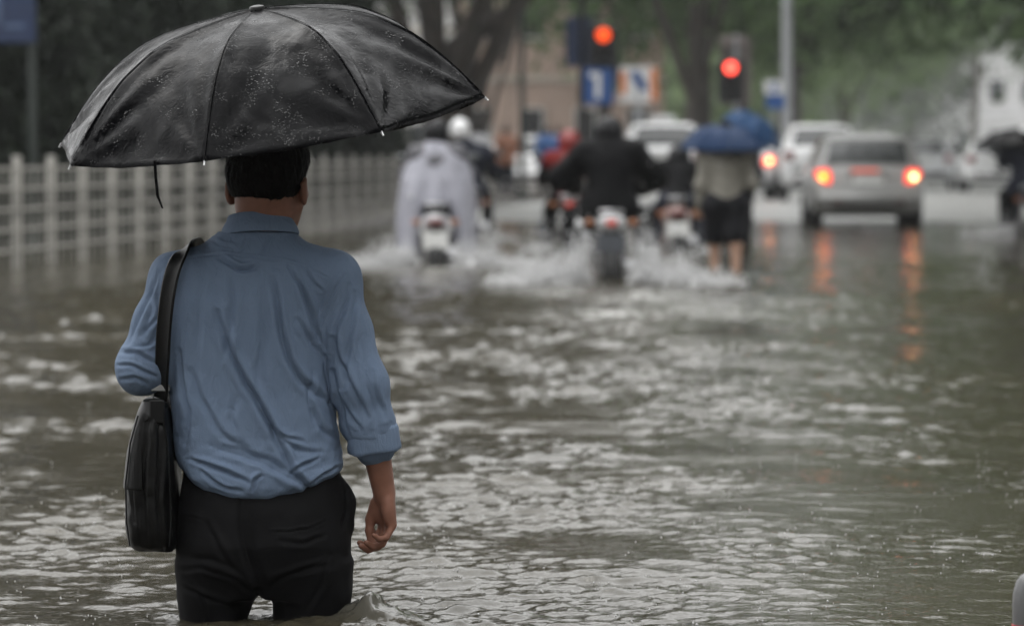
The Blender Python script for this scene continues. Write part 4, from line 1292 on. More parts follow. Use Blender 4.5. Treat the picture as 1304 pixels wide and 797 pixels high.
# ------------------------------------------------------------------ poles, signs and signals
m_dkgreen = mat('dark_green_pole_paint', (.018, .024, .020), .45)
m_black = mat('black_signal_housing', (.010, .010, .011), .45)
m_grey = mat('galvanised_steel', (.34, .35, .36), .45, metal=.3, var=.1)
m_blue = mat('traffic_sign_blue', (.025, .085, .27), .4, var=.06)
m_dkblue = mat('dull_blue_board', (.007, .018, .055), .5, var=.1)
m_white = mat('white_sign_film', (.72, .72, .72), .45, var=.05)
m_orange = mat('orange_sign_film', (.70, .22, .06), .5, var=.06)
m_lampred = mat('lit_red_lamp', (.3, .01, .005), .4, var=0, emis=(1.0, .07, .045), estr=4.0)
m_lampred2 = mat('lit_orange_red_lamp', (.3, .02, .005), .4, var=0, emis=(1.0, .085, .010), estr=1.3)
m_lampoff = mat('unlit_signal_lens', (.015, .015, .014), .25, var=0)

def pole(root, h, r, m, n=12, base=True):
    b = MB().tube([(0, 0, -.05), (0, 0, h * .3), (0, 0, h)], [r * 1.05, r, r * .85], n)
    b.build('pole', m, root, smooth=True)
    if base: MB().lathe([(r * 2.6, -.02), (r * 2.6, .03), (r * 1.5, .05), (r * 1.4, .22), (r * 1.05, .24)], n=n).build('base_plate', m, root, smooth=True)

def gz(y): return road_z(y) + .14

# slim dark post at the end of the fence
Y = 79.0
p = empty('street_post', (X_at(665, Y), Y, gz(Y)), 0, 'slim dark green steel post rising beside the end of the fence', 'post')
pole(p, 6.5, .062, m_dkgreen)
MB().lathe([(.085, 1.15), (.085, 1.25)], n=12).build('collar', m_dkgreen, p)
MB().lathe([(.080, 6.5), (.07, 6.58), (.02, 6.63)], n=12).build('cap', m_dkgreen, p)

def signal_head(root, z, w, dep, lens_r, lit, m_lit, x=0.0):
    hgt = lens_r * 2 * 3 * 1.22
    hb = MB().box((x, 0, z), (w, dep, hgt), .025).build('housing', m_black, root)
    for i in range(3):
        zz = z + (1 - i) * lens_r * 2 * 1.18
        MB().lathe([(lens_r, -.02), (lens_r, 0), (lens_r * .6, .012), (.004, .018)], (0, 0, 0), 18, 'z').build('lens', m_lit if i == lit else m_lampoff, hb, loc=(x, -dep / 2 - .004, zz), rot=(math.pi / 2, 0, 0), smooth=True)
        b = MB(); rings = []
        for yy in (0, -.16):
            rings.append([(math.cos(a) * (lens_r + .012), yy, math.sin(a) * (lens_r + .012) + yy * .12) for a in np.linspace(-.35, math.pi + .35, 14)])
        for yy in (-.16, 0):
            rings.append([(math.cos(a) * (lens_r + .018), yy, math.sin(a) * (lens_r + .018) + yy * .12) for a in np.linspace(-.35, math.pi + .35, 14)])
        b.loft(rings, closed=False).build('visor', m_black, hb, loc=(x, -dep / 2, zz))

# first signal with the dark blue board and the pair of blue signs
Y = 66.0
s = Y / F_PX
g1 = empty('traffic_signal', (X_at(741, Y), Y, gz(Y)), 0, 'traffic signal showing orange red, with a dark blue board on its pole', 'traffic signal')
zt = lambda py: at(652, py, Y).z - gz(Y)
pole(g1, zt(-90), .055, m_black)
signal_head(g1, zt(66), .50, .2, .12, 0, m_lampred2, (768 - 741) * s)
MB().box(((737 - 741) * s, .02, zt(54)), (.44, .05, .84), .01).build('back_board', m_dkblue, g1)
MB().box((.18, .02, zt(25)), (.42, .04, .05)).build('bracket', m_black, g1)
MB().box((.18, .02, zt(84)), (.42, .04, .05)).build('bracket', m_black, g1)
bm = MB().box((0, 0, zt(-12)), (.98, .14, .26), .02).build('top_box', m_black, g1)
Y2 = 65.8
sg = empty('road_sign', (X_at(762, Y2), Y2, at(652, 110, Y2).z), 0, 'square blue sign with white centre stripe under the orange red signal', 'sign')
MB().box((0, 0, 0), (.50, .03, .62), .01).build('sign_plate', m_blue, sg)
MB().box((-.01, -.021, -.01), (.10, .008, .40)).build('white_stripe', m_white, sg)
MB().box((-.06, -.0205, .19), (.20, .008, .09)).build('white_stripe', m_white, sg)
MB().box((-.11, .05, 0), (.30, .06, .05)).build('clamp', m_grey, sg)

# orange, white and blue board on its own post
Y = 84.0
g2 = empty('direction_sign', (X_at(813, Y), Y, gz(Y)), 0, 'white and orange board with a blue slanted arrow on a pale post', 'sign')
zt = lambda py: at(652, py, Y).z - gz(Y)
b = MB().tube([(0, .06, -.05), (0, .06, zt(90))], .085, 12).build('post', m_grey, g2, smooth=True)
MB().box((0, 0, zt(108)), (.84, .04, .78), .012).build('sign_plate', m_white, g2)
MB().box((-.33, -.026, zt(106)), (.13, .012, .50)).build('orange_panel', m_orange, g2)
MB().box((.335, -.026, zt(108)), (.15, .012, .72)).build('orange_panel', m_orange, g2)
b = MB(); zc = zt(103)
b.loft([[(-.15, y, zc + .20), (-.02, y, zc + .20), (.17, y, zc - .06), (.17, y, zc - .22), (.06, y, zc - .22), (-.15, y, zc + .04)] for y in (-.032, -.02)], True, True)
b.build('blue_arrow', m_blue, g2)

# second signal, bright red
Y = 90.0; s = Y / F_PX
g3 = empty('traffic_signal', (X_at(937, Y), Y, gz(Y)), 0, 'grey traffic signal shining bright red above the blue umbrellas', 'traffic signal')
zt = lambda py: at(652, py, Y).z - gz(Y)
pole(g3, zt(45), .06, m_grey)
signal_head(g3, zt(104), .60, .2, .135, 0, m_lampred, (930 - 937) * s)
MB().box((0, .14, zt(92)), (.74, .03, 1.55), .01).build('back_board', mat('dull_grey_board', (.14, .12, .11), .6), g3)
MB().box(((933 - 937) * s, .02, zt(52)), (.62, .10, .22), .02).build('top_box', mat('dull_grey_box', (.20, .17, .16), .6), g3)

# grey lamp post with a small blue and white sign
Y = 97.0; s = Y / F_PX
g4 = empty('lamp_post', (X_at(1002, Y), Y, gz(Y)), 0, 'tall pale grey lamp post behind the queue of cars', 'lamp post')
pole(g4, 8.6, .125, m_grey)
MB().tube([(0, 0, 8.5), (.25, -.2, 8.95), (.9, -.7, 9.1), (1.5, -1.2, 9.1)], [.07, .06, .05, .045], 8).build('arm', m_grey, g4, smooth=True)
MB().ball((1.75, -1.4, 9.08), (.36, .2, .09)).build('lamp_head', m_grey, g4, smooth=True)
Y = 95.5
g5 = empty('parking_sign', (X_at(984, Y), Y, gz(Y)), 0, 'small blue and white sign on a thin post beside the grey lamp post', 'sign')
zt = lambda py: at(652, py, Y).z - gz(Y)
pole(g5, zt(100), .035, m_grey)
MB().box((0, -.06, zt(112)), (.42, .03, .32), .01).build('sign_plate', m_white, g5)
MB().box((.06, -.062, zt(130)), (.46, .03, .36), .01).build('sign_plate', m_blue, g5)
MB().box((.02, -.082, zt(112)), (.14, .01, .2)).build('blue_symbol', m_blue, g5)

# blue sign at the far left
m_palemark = mat('faded_sign_mark', (.06, .09, .16), .5)
Y = 44.5
g6 = empty('street_sign', (X_at(42, Y), Y, gz(Y)), 0, 'blue sign board on a dark post in front of the evergreen shrubs', 'sign')
zt = lambda py: at(652, py, Y).z - gz(Y)
pole(g6, zt(-60), .05, m_dkgreen)
MB().box((-.22, -.08, zt(4)), (.54, .04, .94), .015).build('sign_plate', m_dkblue, g6)
MB().box((-.40, -.105, zt(8)), (.10, .010, .40)).build('pale_mark', m_palemark, g6)
MB().box((-.20, -.105, zt(34)), (.22, .010, .05)).build('pale_mark', m_palemark, g6)

# ------------------------------------------------------------------ buildings
m_glass = mat('dark_window_glass', (.02, .024, .028), .12, var=0, spec=.8)
m_frame = mat('window_frame_paint', (.55, .55, .53), .5)
def building(name, label, x, y, w, d, h, wall, floors, cols, wz, ww, wh, roof=None, trim=None, rz=0.0, z0=0.0):
    t = empty(name, (x, y, z0), rz, label, 'building')
    b = MB().box((0, d / 2, h / 2), (w, d, h)).build('wall', wall, t)
    fh = h / floors
    for f in range(floors):
        for c in range(cols):
            cx = -w / 2 + (c + .5) * w / cols; cz = f * fh + wz
            fr = MB()
            for a, e in (((cx - ww / 2 - .04, -.04, cz), (.08, .1, wh + .16)), ((cx + ww / 2 + .04, -.04, cz), (.08, .1, wh + .16)), ((cx, -.04, cz + wh / 2 + .04), (ww, .1, .08)), ((cx, -.06, cz - wh / 2 - .04), (ww + .3, .16, .08))):
                fr.box(a, e)
            fo = fr.build('window', m_frame, t)
            for sx in (-1, 1):
                MB().box((cx + sx * ww / 4, -.012, cz), (ww / 2 - .03, .02, wh)).build('pane', m_glass, fo)
        if trim: MB().box((0, -.05, (f + 1) * fh - .12), (w + .1, .12, .18)).build('string_course', trim, t)
    MB().box((0, d / 2, h + .15), (w + .5, d + .5, .3), .03).build('roof', roof or m_frame, t)
    return t
m_pink = mat('pale_pink_render', (.46, .35, .29), .75, var=.08, vscale=1.5)
m_cream = mat('cream_trim', (.50, .46, .40), .7, var=.06)
m_wht = mat('pale_grey_render', (.50, .50, .49), .75, var=.08, vscale=1.5)
building('building', 'pale pink building seen between the slim post and the signals', X_at(712, 132), 132, 7.2, 7, 7.5, m_pink, 2, 4, 1.95, .62, 1.25, trim=m_cream, z0=.05)
building('building', 'pale grey building standing left of the pink one, behind the leaning tree', X_at(560, 150), 150, 6.0, 7, 9.0, m_wht, 3, 4, 1.6, .8, 1.3, trim=m_cream, z0=.05)
building('building', 'white apartment building closing the right side of the street', X_at(1290, 262), 262, 9.0, 10, 10.4, mat('white_render', (.44, .44, .44), .75, var=.25, vscale=.8), 3, 4, 1.9, 1.1, 1.5, trim=m_wht, z0=.05)
building('shop_building', 'long low grey shop row far behind the crossing', X_at(900, 345), 345, 60, 8, 6.0, m_wht, 2, 18, 1.5, 1.6, 1.4, z0=.05)
# ------------------------------------------------------------------ cars
m_tyre = mat('tyre_rubber', (.012, .012, .012), .8)
m_rim = mat('alloy_rim', (.45, .45, .46), .35, metal=.8)
m_carglass = mat('car_window_glass', (.018, .022, .022), .06, var=0, spec=.9)
m_carblack = mat('car_black_plastic', (.015, .015, .015), .6)
m_plate = mat('licence_plate', (.62, .62, .60), .5)
m_redlens = mat('red_tail_lens', (.15, .007, .006), .25, coat=.4)
m_redlit = mat('lit_red_tail_lens', (.3, .01, .01), .3, var=0, emis=(1, .05, .010), estr=1.5)
m_bulb = mat('lit_tail_bulb', (.4, .2, .1), .3, var=0, emis=(1, .42, .06), estr=4.2)
m_bulb_white = mat('lit_white_tail_bulb', (.4, .3, .2), .3, var=0, emis=(1, .62, .25), estr=6.0)
m_amber = mat('amber_lens', (.20, .06, .01), .3)

def paint(name, col, rough=.28): return mat(name, col, rough, metal=.15, coat=.6, var=.05)

PROFILES = {
    'hatch': [(0, .40, .60, .62, .76, .74, .68), (.05, .30, .74, .76, .84, .82, .74), (.12, .28, .90, .93, .87, .85, .77), (.17, .28, .94, .99, .87, .85, .76), (.30, .27, .96, 1.26, .87, .85, .70), (.40, .27, .96, 1.44, .87, .85, .66), (.58, .27, .96, 1.50, .87, .85, .65), (1.9, .27, .95, 1.53, .87, .84, .65), (2.45, .27, .94, 1.47, .86, .83, .64), (3.10, .27, .94, 1.02, .86, .81, .68), (3.35, .27, .90, .95, .85, .80, .68), (3.95, .30, .80, .84, .80, .74, .62), (4.15, .38, .60, .64, .70, .66, .55)],
    'sedan': [(0, .42, .60, .62, .76, .74, .66), (.06, .32, .76, .78, .83, .80, .70), (.14, .30, .94, .97, .85, .82, .72), (.60, .28, .97, 1.01, .86, .82, .72), (.85, .28, .98, 1.06, .86, .82, .68), (1.30, .28, .98, 1.40, .86, .82, .58), (1.60, .28, .98, 1.45, .86, .82, .575), (2.4, .28, .96, 1.46, .86, .82, .585), (2.75, .28, .95, 1.41, .86, .82, .59), (3.40, .28, .94, 1.01, .86, .81, .68), (3.70, .28, .88, .93, .85, .80, .68), (4.35, .32, .78, .82, .80, .74, .62), (4.55, .40, .60, .64, .70, .66, .55)],
    'suv': [(0, .45, .68, .70, .80, .78, .72), (.05, .36, .85, .88, .87, .85, .76), (.12, .34, 1.06, 1.10, .90, .87, .76), (.22, .34, 1.10, 1.18, .90, .87, .74), (.40, .34, 1.11, 1.48, .90, .87, .68), (.52, .34, 1.11, 1.62, .90, .87, .66), (.75, .34, 1.11, 1.68, .90, .87, .65), (2.2, .34, 1.08, 1.70, .90, .87, .66), (2.75, .34, 1.07, 1.64, .90, .87, .66), (3.35, .34, 1.06, 1.16, .90, .86, .72), (3.6, .34, 1.02, 1.08, .89, .85, .72), (4.25, .38, .92, .96, .84, .78, .66), (4.45, .46, .70, .74, .74, .70, .60)],
}
GLASS = {'hatch': (.19, .385, .55, 2.35, 2.5, 3.05), 'sedan': (.90, 1.28, 1.15, 2.65, 2.8, 3.36), 'suv': (.24, .50, .70, 2.6, 2.8, 3.30)}

def car(px, Y, kind, body_m, label, rz=0.0, lights='off', zoff=0.0, group=None, roof_box=False, name='car', face=1):
    Pf = np.array(PROFILES[kind]); L = Pf[-1, 0]
    r0, r1, s0, s1, w0, w1 = GLASS[kind]
    t = empty(name, (X_at(px, Y), Y, road_z(Y) + zoff), rz, label, 'car', group)
    ys = np.unique(np.concatenate([np.linspace(0, .3, 7), np.linspace(.3, L - .3, 40), np.linspace(L - .3, L, 6), [r0, r1, s0, s1, w0, w1]]))
    T = [np.interp(ys, Pf[:, 0], Pf[:, c]) for c in range(7)]
    ker = np.array([.2, .6, .2])
    for c in range(1, 7):
        T[c] = np.convolve(np.pad(T[c], 1, mode='edge'), ker, mode='valid')
    rings = []
    for i, y in enumerate(ys):
        zb, zl, zt, hl, hb, ht = [T[c][i] for c in range(1, 7)]
        zm = zb + (zl - zb) * .55
        half = [(0, zb), (hl * .85, zb), (hl * .97, zb + .06), (hl, zm), (hl * .99, zm + (zl - zm) * .6), (hb, zl), (hb * .4 + ht * .6 + .02, zl + (zt - zl) * .6), (ht + .02, zl + (zt - zl) * .9), (ht * .86, zt - .004 * 1), (ht * .5, zt + .012), (0, zt + .016)]
        ring = [(x, y, z) for x, z in half] + [(-x, y, z) for x, z in half[-2:0:-1]]
        rings.append(ring)
    n = len(rings[0])
    V = [p for r in rings for p in r]
    body, gl = [], {'rear_window': [], 'side_window_right': [], 'side_window_left': [], 'windscreen': []}
    for i in range(len(ys) - 1):
        ym = (ys[i] + ys[i + 1]) / 2
        for j in range(n):
            k2 = (j + 1) % n
            q = (i * n + j, i * n + k2, (i + 1) * n + k2, (i + 1) * n + j)
            side_r = j in (5, 6); side_l = j in (n - 7, n - 6); topf = 8 <= j < n - 8
            if r0 < ym < r1 and topf: gl['rear_window'].append(q)
            elif w0 < ym < w1 and topf: gl['windscreen'].append(q)
            elif s0 < ym < s1 and side_r and not abs(ym - (s0 + s1) / 2) < .05: gl['side_window_right'].append(q)
            elif s0 < ym < s1 and side_l and not abs(ym - (s0 + s1) / 2) < .05: gl['side_window_left'].append(q)
            else: body.append(q)
    body += [tuple(range(n - 1, -1, -1)), tuple((len(ys) - 1) * n + j for j in range(n))]
    MB().add(V, body).build('body', body_m, t, smooth=True, ang=45)
    for k2, F in gl.items():
        used = sorted({i for q in F for i in q}); mp2 = {a: c for c, a in enumerate(used)}
        MB().add([V[a] for a in used], [tuple(mp2[a] for a in q) for q in F]).build('rear_window' if k2 == 'rear_window' else 'windscreen' if k2 == 'windscreen' else 'side_window', m_carglass, t, smooth=True, ang=60)
    hw = Pf[2, 4]; zl = Pf[2, 2]
    # bumper, plate recess, lamps, wheels, mirrors
    bz = Pf[0, 1] + .10
    bp = MB().box((0, .02, bz + .02), (hw * 1.86, .16, .17), .04).build('rear_bumper', body_m, t, smooth=True)
    MB().box((0, -.062, bz - .07), (hw * 1.3, .03, .06), .01).build('bumper_grille', m_carblack, bp)
    MB().box((0, .06, zl - .10), (.46, .05, .15), .01).build('licence_plate', m_plate, t)
    MB().box((0, .062, zl + .02), (.62, .05, .05), .012).build('boot_trim', body_m, t)
    for sx in (-1, 1):
        b = MB(); zc = zl - .05
        rg = []
        for yy, sc_ in ((.16, 1.0), (.045, 1.0), (.02, .88)):
            rg.append([(sx * (hw * .80 + a * .125 * sc_), yy + (.07 if a * 1 > .5 else 0), zc + c * .12 * sc_) for a, c in ((-1, -.9), (.9, -1), (1, -.2), (.8, .9), (-.6, 1), (-1, .4))])
        lo = b.loft(rg, True, True).build('tail_light', m_redlit if lights in ('on', 'right') and (lights == 'on' or sx > 0) else m_redlens, t)
        if lights == 'on' or (lights == 'right' and sx > 0):
            MB().ball((sx * hw * .80, .012, zc + .0), (.050, .02, .050), 12, 8).build('bulb', m_bulb_white if sx > 0 else m_bulb, lo, smooth=True)
        MB().box((sx * (hw + .09), L - 1.45, zl + .06), (.17, .10, .12), .03).build('door_mirror', body_m, t, smooth=True)
        MB().box((sx * hw * .55, -.05, bz - .02), (.12, .02, .03)).build('reflector', m_redlens, t)
        for yy in (.75, L - .82):
            wr = .31 if kind != 'suv' else .35
            w = MB().torus((0, 0, 0), wr - .075, .085, 28, 8, 'x', 1.2).build('wheel', m_tyre, t, loc=(sx * (hw - .10), yy, wr), smooth=True)
            rb = MB().lathe([(.02, sx * .07), (wr - .14, sx * .05), (wr - .12, sx * .085), (wr - .10, sx * .06), (wr - .11, -sx * .05)], n=20, axis='x')
            rb.build('rim', m_rim, w, smooth=True)
    if lights == 'on':
        MB().box((-.05, .045, zl + .045), (.42, .03, .05), .008).build('centre_lamp', mat('dim_red_lamp', (.3, .03, .01), .4, var=0, emis=(1, .09, .02), estr=.45), t)
    MB().tube([(-hw * .5, -.03, .29), (-hw * .5, .3, .29)], .03, 8).build('exhaust', m_carblack, t)
    MB().box((0, L / 2, .30), (hw * 1.7, L * .92, .12), .03).build('underbody', m_carblack, t)
    for sx in (-1, 1):
        MB().box((sx * .62, L - .10, .66), (.26, .12, .12), .03).build('headlight', mat('headlight_glass', (.7, .7, .7), .1), t)
    if roof_box:
        MB().box((0, 1.9, Pf[:, 3].max() + .09), (.5, .22, .14), .03).build('roof_sign', m_white, t)
    return t

p_silver = paint('silver_car_paint', (.25, .25, .24))
p_white = paint('white_car_paint', (.66, .66, .66))
p_pale = paint('pale_silver_car_paint', (.48, .49, .50))
p_dark = paint('dark_grey_car_paint', (.03, .033, .036))
RZ = -math.atan(SLOPE)
car(1106, 59.0, 'hatch', p_silver, 'silver hatchback with both tail lights lit at the edge of the flood', rz=-.03, lights='on')
car(846, 79.0, 'suv', p_white, 'white taxi behind the black motorcycle rider', rz=-.02, roof_box=True)
car(941, 86.0, 'sedan', p_pale, 'pale silver saloon hidden by the olive-jacketed walker, one brake light glowing', rz=-.04, lights='right')
car(1046, 84.0, 'suv', p_white, 'white off-road car standing ahead of the silver hatchback', rz=-.05)
car(1128, 128.0, 'suv', paint('cool_white_paint', (.7, .71, .73)), 'white van-like car far ahead of the silver hatchback', rz=RZ, roof_box=False)
car(1178, 112.0, 'sedan', p_pale, 'pale saloon to the right of the silver hatchback, farther up the street', rz=RZ)
car(1214, 150.0, 'hatch', p_dark, 'dark grey car far up the street', rz=RZ)
car(1268, 104.0, 'sedan', p_white, 'white saloon at the far kerb beside the black rider', rz=RZ + .05)
car(660, 103.0, 'hatch', p_white, 'white car on the side street between the slim post and the leaning tree', rz=RZ)
# ------------------------------------------------------------------ riders, walkers and their machines
def lerp(a, b, t): return np.array(a) * (1 - t) + np.array(b) * t

def figure(root, J, skin, garments, h=.010, hair=None, helmet=None, neck=.055, head_r=(.078, .095, .115)):
    """J: joints (metres, x right, y forward, z up).  One body mesh, clothes as inflated parts"""
    bones = {
        'torso': [('pelvis', 'waist', .125, .115), ('waist', 'chest', .118, .140), ('chest', 'neck', .135, .065)],
        'shoulders': [('shL', 'neck', .065, .06), ('shR', 'neck', .065, .06), ('shL', 'chest', .07, .12), ('shR', 'chest', .07, .12)],
        'upper_arms': [('shL', 'elL', .056, .046), ('shR', 'elR', .056, .046)],
        'lower_arms': [('elL', 'wrL', .043, .030), ('elR', 'wrR', .043, .030)],
        'hips': [('hipL', 'pelvis', .105, .11), ('hipR', 'pelvis', .105, .11)],
        'thighs': [('hipL', 'knL', .088, .062), ('hipR', 'knR', .088, .062)],
        'shins': [('knL', 'anL', .058, .036), ('knR', 'anR', .058, .036)],
        'feet': [('anL', 'toL', .038, .030), ('anR', 'toR', .038, .030)],
    }
    P = np.array([J[k] for k in J]); lo, hi = P.min(0) - .26, P.max(0) + .26
    S = SDF(lo, hi, h)
    for g in bones:
        for a, b, ra, rb in bones[g]:
            S.cone(J[a], J[b], ra * .93, rb * .93, .03)
    hc = np.array(J['head'])
    S.cone(J['neck'], hc - (0, .01, .05), neck, neck, .02)
    S.ell(hc, head_r, .02); S.ell(hc + (0, .03, -.07), (.055, .06, .055), .03)
    S.cone(hc + (0, .092, -.015), hc + (0, .108, -.04), .010, .014, .01)
    for sx in (-1, 1):
        S.ell(hc + (sx * .08, -.005, -.02), (.010, .02, .032), .005)
    for w, e in (('wrL', 'elL'), ('wrR', 'elR')):
        d = np.array(J[w]) - np.array(J[e]); d /= np.linalg.norm(d)
        hand_s(S, np.array(J[w]), d, -1 if w == 'wrL' else 1)
    sdf_obj('body', S, skin, root, it=1)
    for nm, m, parts, infl, extra in garments:
        S = SDF(lo - .05, hi + .05, h)
        for g in parts:
            for a, b, ra, rb in bones[g]:
                S.cone(J[a], J[b], ra + infl, rb + infl, .05)
        if extra: extra(S, J)
        sdf_obj(nm, S, m, root, it=1, post=lambda V, N: V + N * (.010 * vnoise(V * np.array([1, 1, .5]), 9, 81) + .006 * vnoise(V, 20, 82))[:, None])
    if helmet:
        S = SDF(hc - .22, hc + .22, .008)
        S.ell(hc + (0, -.005, .012), (.132, .150, .142), 0)
        S.ell(hc + (0, .01, -.05), (.122, .135, .10), .03)
        S.cut(lambda x, y, z: -(z - hc[2] + .115) + 0 * x, k=.02)
        S.cut(lambda x, y, z: np.minimum(np.minimum(y - hc[1] - .085, .045 - np.abs(z - hc[2] + .005)), .105 - np.abs(x - hc[0])) + 0 * x, k=.01)
        ho = sdf_obj('helmet', S, helmet, root, it=1)
        MB().ball(tuple(hc + (0, .06, -.005)), (.118, .078, .052), 14, 8).build('visor', m_carglass, ho, smooth=True)
    elif hair:
        S = SDF(hc - .2, hc + .2, .008)
        S.ell(hc + (0, -.012, .015), (.089, .104, .118), 0)
        S.cut(lambda x, y, z: np.maximum(-(z - hc[2] + .06 - .09 * sstep(0, .09, y - hc[1])), -1) + 0 * x, k=.01)
        sdf_obj('hair', S, hair, root, it=1)

def hand_s(S, W, D, side):
    """small gripping hand with fingers"""
    up = np.array([0, 0, 1.0]); A = np.cross(D, up); A /= (np.linalg.norm(A) + 1e-9)
    A = A * side; Pn = np.cross(A, D); Pn = -Pn if Pn[2] > 0 else Pn
    S.cone(W, W + D * .07, .028, .030, .02)
    for i, s_ in enumerate((-.030, -.010, .010, .030)):
        k1 = W + D * .085 + A * s_; k2 = k1 + D * .022 + Pn * .028; k3 = k2 - D * .02 + Pn * .016
        S.chain([k1, k2, k3], [.0105, .0095, .008], .004)
    S.chain([W + D * .03 - A * .028, W + D * .06 - A * .048 + Pn * .01, W + D * .085 - A * .044 + Pn * .03], [.013, .011, .009], .006)

m_skin2 = mat('skin_light', (.32, .19, .13), .5, var=.1)
m_blk = mat('black_rain_jacket', (.004, .004, .0045), .6, spec=.06, bump=.3, bscale=20)
m_gry = mat('dark_grey_hood', (.085, .083, .092), .6)
m_navy = mat('navy_rain_jacket', (.015, .017, .025), .6, spec=.1)
m_cape = mat('pale_grey_rain_cape', (.25, .25, .285), .42, var=.15, bump=.4, bscale=9, bdist=.03)
m_red = mat('red_jacket', (.12, .008, .007), .6, spec=.15)
m_hel_blk = mat('black_helmet', (.005, .005, .006), .35, spec=.2)
m_hel_wht = mat('white_helmet', (.75, .75, .75), .2, coat=.6)
m_hel_red = mat('red_helmet', (.17, .010, .008), .35, coat=.2)
m_olive = mat('olive_jacket', (.17, .16, .135), .65, bump=.3, bscale=15)
m_short = mat('black_shorts', (.007, .007, .009), .7, spec=.15)

def ride_joints(lean=.10, arm=.52, wide=.30, knee=.20, seat=.74, foot=(.26, .20), drop=0.0):
    return {'pelvis': (0, 0, seat + .10), 'waist': (0, lean * .35, seat + .26), 'chest': (0, lean * .8, seat + .44), 'neck': (0, lean, seat + .58), 'head': (0, lean + .05, seat + .735),
            'shL': (-.20, lean * .9, seat + .53), 'shR': (.20, lean * .9, seat + .53), 'elL': (-wide, lean + .16, seat + .34), 'elR': (wide, lean + .16, seat + .34),
            'wrL': (-.31, arm, seat + .27), 'wrR': (.31, arm, seat + .27), 'hipL': (-.10, .02, seat + .06), 'hipR': (.10, .02, seat + .06),
            'knL': (-knee, .42, seat - .04), 'knR': (knee, .42, seat - .04), 'anL': (-foot[0], .26, foot[1] + .10), 'anR': (foot[0], .26, foot[1] + .10),
            'toL': (-foot[0], .40, foot[1] + .05), 'toR': (foot[0], .40, foot[1] + .05)}

